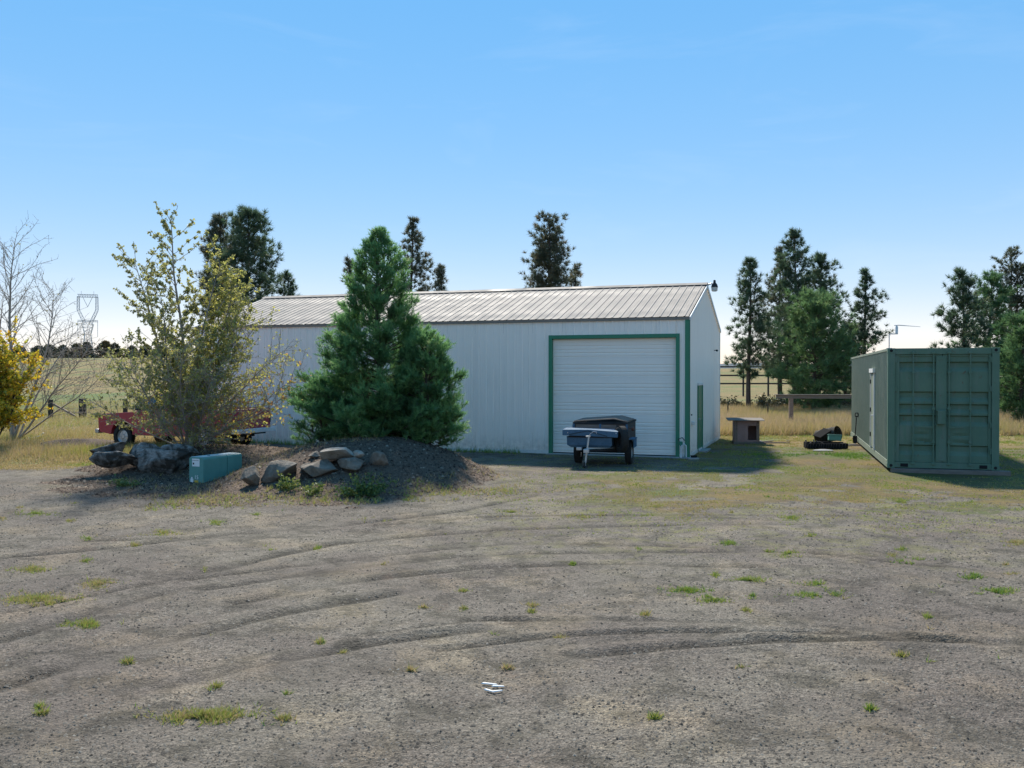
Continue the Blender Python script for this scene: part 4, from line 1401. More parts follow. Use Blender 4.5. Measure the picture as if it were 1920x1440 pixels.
# local: front face on y=0 from x=-.40 to 0; runs back along +y
UH = .60
ub.location.z = at(381, 858, f0.y).z - UH
prof_ = [(-.40, -.12), (0, -.12), (0, UH - .05), (-.015, UH - .012), (-.05, UH), (-.35, UH), (-.385, UH - .012), (-.40, UH - .05)]
MB().prism(prof_, 0, .74).build('body', M['teal_box'], ub, bevel=.012)
MB().prism(prof_, .752, 1.22).build('body', M['teal_box'], ub, bevel=.012)
MB().box(-.36, -.04, .02, .73, UH + .001, UH + .006).box(-.36, -.04, .76, 1.20, UH + .001, UH + .006).build('lid_sunlight', M['teal_top'], ub)  # pale sheets painted as the sun on the cabinet top
MB().prism([(-.39, -.12), (-.01, -.12), (-.01, UH - .06), (-.06, UH - .012), (-.34, UH - .012), (-.39, UH - .06)], .741, .751).build('seam', M['dark_gap'], ub)
MB().box(-.31, -.10, -.004, -.001, UH - .20, UH - .03).build('notice_sticker', M['sticker'], ub)
MB().box(-.29, -.25, -.006, -.0045, UH - .16, UH - .12).box(-.30, -.12, -.006, -.0045, UH - .075, UH - .068).build('notice_print', M['ink'], ub)
MB().box(-.36, -.28, -.004, -.001, .03, .13).box(-.34, -.30, -.004, -.001, .131, .165).build('tag_sticker', M['sticker'], ub)
MB().box(-.24, -.14, -.004, -.001, .03, .10).build('yellow_label', M['yellow_sticker'], ub)
MB().box(.001, .004, .86, 1.16, .10, .20).build('side_label', M['pale_green_sticker'], ub)
MB().box(.0045, .006, .89, 1.13, .125, .14).box(.0045, .006, .89, 1.05, .16, .175).build('side_label_print', M['ink'], ub)
MB().tube([(-.2, .38, UH + .006), (-.2, .38, UH + .012)], .03, 10).build('lid_lock', M['black_metal'], ub)


def text_part(body, size, loc, rot, mat, parent, name):
    cu = bpy.data.curves.new(name, 'FONT')
    cu.body = body
    cu.size = size
    cu.extrude = .0012
    cu.align_x = 'CENTER'
    to = bpy.data.objects.new(name, cu)
    col.objects.link(to)
    dgp = bpy.context.evaluated_depsgraph_get()
    me = bpy.data.meshes.new_from_object(to.evaluated_get(dgp))
    bpy.data.objects.remove(to)
    me.materials.clear()
    o = link_mesh(name, me, mat, parent)
    o.location, o.rotation_euler = loc, rot
    return o


text_part('15', .12, (-.19, -.003, .125), (R(90), 0, 0), M['sticker'], ub, 'number_lettering')

# ------------------------------------------------------------------ rocks and log on the mound
def boulder(size, seed, planes=11, sub=4, flat=0):
    g = np.random.default_rng(seed)
    bm = bmesh.new()
    bmesh.ops.create_icosphere(bm, subdivisions=sub, radius=1)
    co = np.array([v.co[:] for v in bm.verts])
    for _ in range(planes):
        nn = g.standard_normal(3)
        nn /= np.linalg.norm(nn)
        d = g.uniform(.44, .80)
        over = np.clip(co @ nn - d, 0, None)
        co -= over[:, None] * nn * .93
    rough = .10 * (vnoise(co[:, 0] * 2.6 + co[:, 2] * 1.7 + seed, co[:, 1] * 2.6 - co[:, 2], seed) - .5) \
        + .06 * (vnoise(co[:, 0] * 7 + co[:, 2] * 5, co[:, 1] * 7 + co[:, 2] * 4, seed + 3) - .5)
    co *= (1 + rough)[:, None]
    co /= np.abs(co).max(0)
    co *= np.array(size)[None] / 2
    for v, c in zip(bm.verts, co): v.co = c
    me = bpy.data.meshes.new('rock')
    for f in bm.faces: f.smooth = True
    for e in bm.edges:
        if len(e.link_faces) == 2 and e.calc_face_angle(0) > .45: e.smooth = False
    bm.to_mesh(me)
    bm.free()
    return me


#  x0,  y0,  x1,  y1, depth factor, tilt, material, label
ROCKS = [(452, 874, 497, 914, .8, 4, 'rock', 'squat brown stump-like rock nearest the teal cabinet'),
         (490, 857, 562, 902, .8, -6, 'rock', 'largest dark boulder left of the stacked stones'),
         (563, 861, 634, 893, .8, 5, 'rock', 'wedge shaped boulder under the left end of the pale slab'),
         (590, 839, 664, 860, 1.0, -2, 'rock_pale', 'pale flat stone slab resting across the two boulders'),
         (631, 858, 684, 887, .9, 2, 'rock', 'rounded dark boulder under the right end of the pale slab'),
         (658, 841, 683, 857, .9, 0, 'rock_pale', 'small pale stone touching the right end of the slab'),
         (684, 845, 730, 874, .7, 24, 'rock', 'half buried sloping stone right of the stacked rocks'),
         (578, 846, 604, 862, .9, 0, 'rock', 'small dark stone tucked behind the left end of the slab'),
         (560, 866, 586, 882, .9, 0, 'rock', 'small stone between the largest boulder and the wedge boulder')]
for k, (x0, y0, x1, y1, df, tl, m_, lb) in enumerate(ROCKS):
    base = hit((x0 + x1) / 2, y1 - 2 if k not in (3, 5) else y1 + 16)
    Yd = base.y + (0 if k not in (3, 5) else -.02)
    sc_ = Yd / FPX
    w, h = (x1 - x0) * sc_ * 1.04, (y1 - y0) * sc_ * 1.15
    c = at((x0 + x1) / 2, (y0 + y1) / 2 + (y1 - y0) * .06, Yd + w * df * (.22 if k != 3 else .30))
    o = link_mesh('rock', boulder((w, max(w * df, h * 1.1), h), 500 + 7 * k, 17 + k % 4), M[m_])
    o.location, o.rotation_euler = c, (0, R(tl), R(-10 + 7 * (k % 4)))
    tag(o, lb, 'rock', 'rocks set into the mound')

lg = hit(262, 890)
lw = empty('weathered_log', lg, 0, 'long grey broken weathered log lying left of the teal cabinet', 'log')
for k, (x0, y0, x1, y1, dy, tl, sd_) in enumerate(((156, 836, 262, 876, .10, -2, 3), (228, 833, 312, 884, .30, 4, 8), (262, 836, 368, 894, .0, 3, 14), (300, 832, 372, 858, .30, 6, 21), (168, 832, 232, 856, .28, -8, 27))):
    Yd = lg.y + .15 + dy
    w, h = (x1 - x0) * Yd / FPX * 1.05, (y1 - y0) * Yd / FPX * 1.08
    c = at((x0 + x1) / 2, (y0 + y1) / 2, Yd)
    me = boulder((w, .52, h), 640 + sd_, 7, 5)
    # long splits and ridges along the grain
    co = np.empty(len(me.vertices) * 3)
    me.vertices.foreach_get('co', co)
    co = co.reshape(-1, 3)
    q = fbm(co[:, 0] * 1.1 + k, co[:, 2] * 13 + co[:, 1] * 7, 660 + k, 3) - .5
    q2 = fbm(co[:, 0] * 5.0 + k, co[:, 2] * 5 + co[:, 1] * 3, 680 + k, 3) - .5
    co *= (1 + .20 * q + .16 * q2)[:, None]
    me.vertices.foreach_set('co', co.ravel())
    o = link_mesh('log_section', me, M['log'], lw)
    o.location, o.rotation_euler = c - Vector(lg), (0, R(tl), R(-4 + 3 * k))

# pale splinters of wood on the gravel
for k, (px, py, ln, an, lb) in enumerate(((918, 1283, .13, -14, 'upper left pale wood splinter on the gravel'), (934, 1288, .10, -4, 'upper right pale wood splinter on the gravel'),
                                          (918, 1296, .10, -38, 'lower left pale wood splinter on the gravel'), (933, 1297, .08, 22, 'lower right faint wood splinter on the gravel'))):
    p = G(px, py)
    o = MB().add([(-ln / 2, -.010, 0), (ln / 2, -.006, 0), (ln / 2 * .9, .008, 0), (-ln / 2 * .8, .012, 0), (-ln / 2 * .9, -.006, .008), (ln / 2 * .85, -.004, .006), (ln / 2 * .8, .005, .006), (-ln / 2 * .75, .008, .008)],
                 [(3, 2, 1, 0), (4, 5, 6, 7), (0, 1, 5, 4), (1, 2, 6, 5), (2, 3, 7, 6), (3, 0, 4, 7)]).build('wood_splinter', M['trim_white'], None)
    o.location, o.rotation_euler = (p.x, p.y, Hs(p.x, p.y) + .012), (0, 0, R(an))
    tag(o, lb, 'wood splinter', 'splinters on the gravel')

# ------------------------------------------------------------------ trees
def tubes(segs, n=4):
    """many tapered branches at once: segs = list of (points (k,3), radii (k,)) -> verts, quads"""
    vs, fs, o = [], [], 0
    for P, rr in segs:
        P = np.asarray(P, float)
        d = np.gradient(P, axis=0)
        d /= np.linalg.norm(d, axis=1, keepdims=True) + 1e-9
        ref = np.array([.31, .17, .93]) if abs(d[0, 2]) < .8 else np.array([.95, .2, .1])
        a = np.cross(d, ref)
        a /= np.linalg.norm(a, axis=1, keepdims=True) + 1e-9
        b = np.cross(d, a)
        th = np.arange(n) * 2 * math.pi / n
        ring = P[:, None] + (a[:, None] * np.cos(th)[None, :, None] + b[:, None] * np.sin(th)[None, :, None]) * np.asarray(rr)[:, None, None]
        vs.append(ring.reshape(-1, 3))
        k = len(P)
        i = (np.arange(k - 1)[:, None] * n + np.arange(n)[None]).ravel()
        j = (np.arange(k - 1)[:, None] * n + (np.arange(n)[None] + 1) % n).ravel()
        fs.append(np.stack([i, j, j + n, i + n], 1) + o)
        o += k * n
    return np.concatenate(vs), np.concatenate(fs)


def pine(name, seed, Ht, Rd, crown0, needle, label, group, loc, lean=0.0, dens=1.0, shape=.8, tuft=.30, bare=.0, twin=0, tone0=.42, droop=.15):
    """trunk with whorled limbs and needle tufts; crown0 = bare fraction of the trunk"""
    g = np.random.default_rng(seed)
    root = empty(name, loc, g.random() * 6.28, label, 'tree', group)
    segs, fine, TP, TD, TT = [], [], [], [], []
    kk = np.linspace(0, 1, 14)
    stems = [(0.0, 0.0, 1.0)] + [(.5 * Rd * .35, .12, .9)] * twin
    for sx, sb, sh in stems:
        tx = sx * np.clip((kk - sb) / .2, 0, 1) + .06 * Ht * .12 * np.sin(kk * 5 + seed) + lean * kk * Ht
        ty = .05 * Ht * .1 * np.cos(kk * 4 + seed)
        hz_ = kk * Ht * sh
        r0 = .011 * Ht + .05
        segs.append((np.stack([tx, ty, hz_ - .1], 1), r0 * (1 - kk) ** .8 + .012))
        nb = int(dens * 9.5 * Ht * sh)
        for q in range(nb):
            f = crown0 + (1 - crown0) * (q + g.random()) / nb
            hrel = (f - crown0) / (1 - crown0)
            prof = ((1 - hrel) ** shape) * (.55 + .45 * min(1, hrel / .18))
            ln = max(Rd * prof * (.55 + .6 * g.random()), .18)
            if g.random() < .06: ln *= 1.3
            az = g.random() * 6.283
            up = .15 + .55 * hrel - droop * (1 - hrel) * 1.2 + .18 * g.standard_normal()
            bx, by = np.interp(f, kk, tx), np.interp(f, kk, ty)
            t_ = np.linspace(0, 1, 5)
            curve = .22 * ln * t_ ** 2
            P = np.stack([bx + math.cos(az) * ln * t_, by + math.sin(az) * ln * t_, f * Ht * sh + up * ln * t_ + curve - .1 * ln * t_ * (1 - hrel)], 1)
            fine.append((P, (.014 + .010 * ln) * (1 - t_ * .8)))
            if g.random() < bare: continue
            m = max(2, int(2.2 + ln * 4.6))
            for _ in range(m):
                s = .28 + .72 * g.random() ** .7
                c = np.array([np.interp(s, t_, P[:, i]) for i in range(3)])
                off = g.standard_normal(3) * np.array([.16, .16, .09]) * (.5 + .5 * ln)
                TP.append(c + off)
                out = np.array([math.cos(az) * .6, math.sin(az) * .6, .55 + .4 * g.random()])
                TD.append(out)
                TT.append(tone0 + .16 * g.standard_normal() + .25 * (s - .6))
    # leader tufts
    for q in range(6):
        TP.append([lean * Ht + .06 * Ht * .12 * np.sin(5 + seed), .05 * Ht * .1 * np.cos(4 + seed), Ht * (1 - .012 * q)])
        TD.append([0, 0, 1.]); TT.append(tone0 + .2)
    v, f = tubes(segs, 8)
    v2, f2 = tubes(fine, 3)
    fq2 = f2 + len(v)
    np_mesh('trunk', np.concatenate([v, v2]), np.concatenate([f, fq2]), M['bark'], root, True)
    TP, TD, TT = np.array(TP), np.array(TD), np.array(TT)
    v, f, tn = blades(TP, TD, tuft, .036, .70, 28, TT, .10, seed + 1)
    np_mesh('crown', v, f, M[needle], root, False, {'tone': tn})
    return root


def pine_px(px, top, hw, Y, seed, label, group, crown0=.2, needle='pine', **kw):
    X = (px - 960) / FPX * Y
    z0 = Hs(X, Y)
    Ht = at(px, top, Y).z - z0
    kw.setdefault('tuft', .34)
    return pine('pine_tree', seed, Ht, hw * 1.27 * Y / FPX, crown0, needle, label, group, (X, Y, z0 - .05), **kw)


GR, GB = 'pines right of the building', 'pines behind the building'
pine_px(1405, 487, 42, 60, 1, 'slender pine with a bare lower trunk nearest the building gable', GR, .22, shape=.62, dens=1.15)
pine_px(1491, 434, 60, 63, 2, 'tallest dark pine of the clump right of the building', GR, .16, dens=1.35, shape=.7)
pine_px(1462, 465, 46, 66, 3, 'dark pine crowding the left flank of the tallest pine', GR, .2, dens=1.0, needle='pine_brown')
pine_px(1537, 480, 62, 64, 4, 'broad dark pine behind the bright green pine', GR, .12, dens=1.5, shape=.62)
pine_px(1526, 556, 70, 56, 5, 'bushy bright green pine in front of the dark clump', GR, .08, 'pine_green', dens=2.6, shape=.5, tuft=.36, tone0=.5)
pine_px(1622, 508, 46, 64, 6, 'lone pointed pine seen over the container side', GR, .2, dens=1.1, shape=.75)
pine_px(1585, 610, 40, 67, 7, 'low dark pine between the clump and the lone pointed pine', GR, .05, dens=1.6, shape=.5)
pine_px(1805, 512, 52, 52, 8, 'open pine with uneven limbs above the container doors', GR, .25, dens=1.2, shape=.55)
pine_px(1856, 516, 58, 57, 9, 'dense green pine behind the right container corner', GR, .12, 'pine_green', dens=1.7, shape=.55, tone0=.3)
pine_px(1893, 470, 46, 60, 10, 'tall half bare thinning pine at the right edge', GR, .2, 'pine_brown', dens=1.3, shape=.4, bare=.4, tuft=.24, twin=1)
pine_px(1917, 598, 60, 44, 12, 'bushy green pine cut by the right edge beside the container', GR, .06, 'pine_green', dens=2.4, shape=.45, tone0=.35)
pine_px(1890, 640, 40, 50, 13, 'low green pine directly right of the container', GR, .1, 'pine_green', dens=2.0, shape=.5, tone0=.3)
pine_px(466, 400, 66, 64, 14, 'big dark pine behind the left end of the roof', GB, .15, dens=1.7, shape=.42, tuft=.42)
pine_px(414, 408, 46, 67, 15, 'dark pine behind the top of the leafy shrub', GB, .15, dens=1.4, shape=.45, needle='pine_brown', tuft=.4)
pine_px(543, 514, 36, 66, 16, 'short pine tip showing just right of the big dark pine', GB, .1, dens=1.1, shape=.6)
pine_px(655, 488, 30, 64, 17, 'small pine half hidden left of the green conifer top', GB, .1, dens=1.0, shape=.6, needle='pine_brown')
pine_px(772, 412, 68, 65, 18, 'irregular brownish pine right of the green conifer top', GB, .2, dens=1.0, shape=.85, needle='pine_brown')
pine_px(826, 500, 18, 66, 19, 'narrow little pine low over the roof ridge beside the brownish pine', GB, .1, dens=1.0, shape=.5, needle='pine_brown')
pine_px(1030, 406, 46, 62, 20, 'lone twin stemmed pine above the middle of the roof', GB, .25, dens=1.0, shape=.38, twin=1, needle='pine_brown')
pine_px(1077, 500, 20, 64, 21, 'narrow little pine right of the twin stemmed pine', GB, .1, dens=1.0, shape=.5, needle='pine_brown')


# soft dense green conifers on the mound
def sequoia(seed, Ht, Rl, label, loc, shape=.8, nb=150, base=.02, fill=1.0, rz=0, prof=None):
    g = np.random.default_rng(seed)
    root = empty('green_conifer', loc, rz, label, 'tree', 'green conifers on the mound')
    kk = np.linspace(0, 1, 16)
    segs = [(np.stack([.04 * np.sin(kk * 6), .03 * np.cos(kk * 5), kk * Ht - .15], 1), (.022 * Ht) * (1 - kk) ** .9 + .006)]
    SP, SD, ST = [], [], []
    for q in range(nb):
        f = base + (1 - base) * ((q + g.random()) / nb) ** 1.12
        hrel = (f - base) / (1 - base)
        ln = Rl * ((1 - hrel) ** shape if prof is None else np.interp(hrel, *prof)) * (.72 + .42 * g.random()) * (1 if hrel > .05 else .8) + .05
        az = q * 2.399 + .5 * g.standard_normal()
        t_ = np.linspace(0, 1, 6)
        rise = (.05 + .75 * hrel) * ln * t_ + .30 * ln * t_ ** 2 - .16 * ln * t_
        P = np.stack([math.cos(az) * ln * t_, math.sin(az) * ln * t_, f * Ht + rise], 1)
        P[:, 2] = np.maximum(P[:, 2], .05)
        segs.append((P, (.008 + .010 * ln) * (1 - t_ * .85)))
        bt = .12 * g.standard_normal()
        m = int((3 + 7.5 * ln) * fill)
        for _ in range(m):
            s = (.42 + .58 * g.random() ** .6) if hrel > .3 else (.16 + .84 * g.random() ** .75)
            c = np.array([np.interp(s, t_, P[:, i]) for i in range(3)])
            tang = np.array([math.cos(az), math.sin(az), .45 + .6 * hrel])
            sd = g.standard_normal(3) * np.array([.62, .62, .30])
            d = tang * .8 + sd
            d /= np.linalg.norm(d)
            l2 = (.10 + .26 * ln * (1.05 - s * .55)) * (.6 + .6 * g.random())
            ns = max(2, int(l2 / .055))
            for w in range(ns):
                tt_ = (w + .6) / ns
                pos = c + d * l2 * tt_ + g.standard_normal(3) * .018
                dd = d * .75 + np.array([0, 0, .45]) + .38 * g.standard_normal(3)
                SP.append(pos); SD.append(dd / np.linalg.norm(dd))
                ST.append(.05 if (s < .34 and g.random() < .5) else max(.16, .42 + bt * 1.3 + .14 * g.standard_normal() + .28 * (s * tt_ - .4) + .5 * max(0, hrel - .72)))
    v, f = tubes(segs, 6)
    np_mesh('trunk', v, f, M['bark'], root, True)
    SP, SD, ST = np.array(SP), np.array(SD), np.array(ST)
    SP[:, 2] = np.maximum(SP[:, 2], .03)
    # each spray: a short brush of needles up its axis
    parts = []
    for w in range(3):
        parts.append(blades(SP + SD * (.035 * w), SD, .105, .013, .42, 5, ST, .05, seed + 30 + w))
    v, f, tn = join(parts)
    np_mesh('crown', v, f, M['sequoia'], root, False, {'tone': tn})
    return root


def seq_px(px, top, hw, Y, seed, label, **kw):
    X = (px - 960) / FPX * Y
    z0 = Hs(X, Y)
    return sequoia(seed, at(px, top, Y).z - z0 + .1, hw * Y / FPX, label, (X, Y, z0 - .08), **kw)


seq_px(710, 440, 146, 23.0, 31, 'tall pointed soft green conifer on the mound before the white wall', nb=250, fill=1.9,
       prof=([0, .1, .2, .35, .5, .65, .8, .92, 1], [1.0, .98, .84, .62, .44, .34, .24, .08, .01]))
seq_px(802, 640, 68, 22.3, 32, 'lower rounded green conifer leaning into the right of the tall one', shape=.50, nb=110, fill=2.0)
seq_px(602, 725, 46, 22.7, 33, 'small green conifer at the left foot of the tall one', shape=.6, nb=40, fill=1.8)


# sparse many-stemmed autumn tree before the pickup
def grow(g, P0, d0, ln, nseg, bend, up):
    pts, d, p = [P0], d0 / np.linalg.norm(d0), P0.copy()
    for _ in range(nseg):
        d = d + bend * g.standard_normal(3) + np.array([0, 0, up])
        d /= np.linalg.norm(d)
        p = p + d * ln / nseg
        pts.append(p)
    return np.array(pts), d


def leafy_tree(name, label, loc, seed, stems, barkmat, leafmat, group=None):
    """stems: list of (direction, length, r0, n side branches, twig length, leaves per twig, tone, leaf size)"""
    g = np.random.default_rng(seed)
    root = empty(name, loc, 0, label, 'tree', group)
    segs, LP, LT_, LS = [], [], [], []
    for (d0, ln, r0, nbr, tw, nlf, tone, lsz, up, start) in stems:
        b0 = np.array([g.uniform(-.12, .12), g.uniform(-.12, .12), -.05])
        P, _ = grow(g, b0, np.array(d0, float), ln, 12, .055, up)
        u = np.linspace(0, 1, 13)
        segs.append((P, r0 * (1 - u) ** .7 + .004))
        for q in range(nbr):
            f = start + (1 - start) * (q + g.random()) / nbr
            c = np.array([np.interp(f, u, P[:, i]) for i in range(3)])
            dirp = P[min(int(f * 12) + 1, 12)] - P[int(min(f, .99) * 12)]
            dirp /= np.linalg.norm(dirp) + 1e-9
            side = g.standard_normal(3)
            side -= dirp * side.dot(dirp)
            side /= np.linalg.norm(side)
            bl = (.28 + .30 * (1 - f)) * ln * (.5 + .6 * g.random()) * tw
            B, _ = grow(g, c, dirp * .75 + side * .8 + np.array([0, 0, .12]), bl, 7, .12, up * .6 - .01)
            ub_ = np.linspace(0, 1, 8)
            segs.append((B, (.20 * r0 * (1 - f * .5)) * (1 - ub_) ** .8 + .0035))
            nt = max(3, int(bl * 8))
            for w in range(nt):
                f2 = .15 + .85 * (w + g.random()) / nt
                c2 = np.array([np.interp(f2, ub_, B[:, i]) for i in range(3)])
                s2 = g.standard_normal(3)
                d2 = (B[-1] - B[0]) / (np.linalg.norm(B[-1] - B[0]) + 1e-9)
                tl = (.14 + .26 * g.random()) * tw
                Tw, _ = grow(g, c2, d2 * .7 + s2 * .6, tl, 4, .16, .02)
                segs.append((Tw, np.linspace(.0055, .0022, 5)))
                nl = g.poisson(nlf)
                for _ in range(nl):
                    f3 = .25 + .75 * g.random()
                    LP.append(np.array([np.interp(f3, np.linspace(0, 1, 5), Tw[:, i]) for i in range(3)]) + g.standard_normal(3) * .012)
                    LT_.append(np.clip(tone + .14 * g.standard_normal(), 0, 1))
                    LS.append(lsz)
    v, f = tubes(segs, 4)
    np_mesh('trunk', v, f, barkmat, root, True)
    v, f, tn = leaves(np.array(LP), np.array(LS), np.array(LT_), seed + 5)
    np_mesh('crown', v, f, leafmat, root, False, {'tone': tn})
    return root


bx_, by_ = (350 - 960) / FPX * 22.6, 22.6
st = []
g = np.random.default_rng(5)
#     dir            len  r0   br  tw  leaves tone size up start
st.append(((-.02, 0, 1), 5.75, .045, 50, .44, 14.6, 0.46, 0.059, .02, .12))
st.append(((-.20, .05, 1), 4.9, .036, 48, .58, 15.7, 0.42, 0.059, .02, .12))
st.append(((.10, -.05, 1), 4.7, .036, 50, .62, 19.0, 0.58, 0.059, .02, .12))
st.append(((.26, .1, 1), 4.4, .034, 50, .66, 18.0, 0.60, 0.059, .015, .12))
st.append(((-.36, -.1, 1), 3.9, .030, 42, .66, 15.7, 0.44, 0.059, .02, .12))
st.append(((.46, -.05, .95), 3.9, .030, 50, .75, 8.0, 0.58, 0.054, .01, .1))
st.append(((.70, .1, .8), 3.5, .026, 46, .80, 3.5, 0.66, 0.054, .01, .1))
st.append(((.92, -.1, .62), 3.3, .024, 38, .80, 3.1, 0.90, 0.067, .012, .15))
st.append(((.92, .1, .50), 2.9, .022, 24, .80, 2.6, 0.88, 0.067, .008, .15))
st.append(((-.66, .1, .80), 3.0, .024, 36, .75, 8.0, 0.48, 0.059, .012, .12))
st.append(((-1.0, -.2, .55), 2.5, .018, 22, .65, 4.7, 0.48, 0.063, .004, .4))
st.append(((.05, -.6, .8), 3.2, .022, 42, .80, 5.4, 0.54, 0.054, .01, .1))
st.append(((-.3, -.5, .7), 3.0, .022, 36, .75, 4.7, 0.52, 0.054, .01, .1))
st.append(((.5, -.5, .6), 2.9, .022, 44, .80, 3.1, 0.58, 0.054, .005, .1))
st.append(((.85, -.4, .32), 1.7, .018, 22, .80, 2.2, 0.58, 0.054, .004, .1))
st.append(((.55, -.6, .22), 1.4, .018, 20, .80, 2.2, 0.52, 0.054, .004, .1))
st.append(((-.1, -.8, .30), 1.6, .018, 26, .80, 2.6, 0.48, 0.054, .004, .1))
st.append(((.6, .5, .8), 3.5, .022, 40, .80, 5.4, 0.60, 0.059, .01, .1))
st.append(((-.3, .6, .8), 3.6, .022, 36, .75, 7.2, 0.50, 0.059, .01, .1))
st.append(((.1, .5, 1), 4.2, .026, 42, .7, 8.0, 0.54, 0.059, .015, .1))
leafy_tree('autumn_shrub_tree', 'big many-stemmed olive leaved autumn tree in front of the red pickup', (bx_, by_, Hs(bx_, by_)), 51, st, M['pale_bark'], M['shrub_leaf'], 'deciduous trees on the left')

yx, yy_ = (-14 - 960) / FPX * 27.5, 27.5
st = []
for k in range(13):
    a_ = k * 2.4
    sp_a = .08 + .38 * ((k * .618) % 1)
    st.append(((math.cos(a_) * sp_a, math.sin(a_) * sp_a, 1), 3.0 - 1.2 * sp_a + .3 * (k % 3),   .026, 30, .76, 9.0, .40 + .34 * ((k * .37) % 1), .085, .02, .2))
leafy_tree('yellow_autumn_tree', 'bright yellow leaved small tree at the left edge', (yx, yy_, Hs(yx, yy_)), 61, st, M['dark_bark'], M['yellow_leaf'], 'deciduous trees on the left')
bx2, by2 = (26 - 960) / FPX * 31.5, 31.5
st = [((0, 0, 1), 6.6, .075, 58, .85, .10, .1, .07, .01, .2), ((.35, 0, 1), 5.4, .05, 48, .9, .12, .1, .07, .015, .25), ((-.35, .1, 1), 5.2, .05, 30, .9, .1, .1, .07, .015, .25),
      ((.6, -.1, .8), 4.4, .04, 44, .9, .15, .15, .07, .015, .3), ((.75, .1, .5), 4.2, .032, 26, .9, .2, .2, .07, .01, .3), ((.2, .5, .9), 4.6, .04, 24, .9, .1, .1, .07, .01, .3)]
leafy_tree('bare_autumn_tree', 'nearly bare dark branched tree behind the yellow tree at left', (bx2, by2, Hs(bx2, by2)), 71, st, M['pale_bark'], M['shrub_leaf'], 'deciduous trees on the left')


# small weeds that stand out singly
def weed(px, py, r, seed, label, nst=14, tone=.5, hgt=1.0):
    p = hit(px, py)
    g = np.random.default_rng(seed)
    root = empty('weed_plant', p, 0, label, 'plant', 'weeds round the mound')
    segs, LP = [], []
    for k in range(nst):
        a_ = g.random() * 6.28
        P, _ = grow(g, np.array([0, 0, -.02]), np.array([math.cos(a_), math.sin(a_), (.5 + .9 * g.random()) * hgt]), r * (.6 + .6 * g.random()), 5, .15, 0)
        segs.append((P, np.linspace(.006, .002, 6)))
        for q in P[1:]:
            for _ in range(5): LP.append(q + g.standard_normal(3) * .025)
    v, f = tubes(segs, 3)
    np_mesh('stem', v, f, M['weed'], root, False, {'tone': np.full(len(v), .6)})
    v, f, tn = leaves(np.array(LP), np.full(len(LP), .055), np.clip(tone + .2 * g.standard_normal(len(LP)), 0, 1), seed + 1, -.2)
    np_mesh('foliage', v, f, M['weed'], root, False, {'tone': tn})


weed(690, 930, .48, 81, 'spreading green weed at the right front foot of the mound', 26, .45, .6)
weed(655, 928, .32, 86, 'smaller green weed beside the spreading one at the mound foot', 14, .6, .6)
weed(540, 918, .34, 82, 'yellowing weed clump below the largest boulder', 16, .85, .9)
weed(585, 925, .30, 83, 'low yellow green weed between the two boulder clumps', 14, .8, .6)
weed(240, 911, .34, 84, 'pale green fern-like sprig on dark soil before the log', 14, .75, .35)
weed(985, 838, .34, 85, 'thin dark branching weed against the white wall left of the garage door', 5, .05, 2.0)

# brush at the feet of the right-hand pines
for k, (px, py, r, tn, lb) in enumerate(((1372, 768, .9, .5, 'low brown bush left of the slender pine trunk'), (1432, 770, 1.1, .55, 'low brown bush between the slender pine and the tall pine'),
                                     (1468, 768, .9, .35, 'dark bush under the dark pine clump'), (1510, 770, 1.0, .7, 'straw coloured bush behind the wooden rail post'), (1556, 768, 1.3, .3, 'dark bush under the bright green pine'),
                                     (1588, 768, 1.0, .5, 'bush beside the far end of the container'), (1900, 768, 1.6, .4, 'bush at the right edge behind the container corner'))):
    p = hit(px, py)
    g = np.random.default_rng(900 + k)
    root = empty('dry_bush', p, 0, lb, 'bush', 'brush under the right pines')
    segs, LP = [], []
    for q in range(46):
        a_ = g.random() * 6.28
        P, _ = grow(g, np.array([g.uniform(-.4, .4) * r, g.uniform(-.3, .3) * r, -.05]), np.array([math.cos(a_) * .8, math.sin(a_) * .8, .9]), r * (.5 + .6 * g.random()), 5, .2, 0)
        segs.append((P, np.linspace(.016, .005, 6)))
        for w in P[2:]:
            for _ in range(7): LP.append(w + g.standard_normal(3) * .09)
    v, f = tubes(segs, 3)
    np_mesh('stem', v, f, M['pale_bark'], root)
    v, f, tn_ = leaves(np.array(LP), np.full(len(LP), .13), np.clip(tn + .15 * g.standard_normal(len(LP)), 0, 1), 950 + k, 0)
    np_mesh('foliage', v, f, M['far_leaf'], root, False, {'tone': tn_})

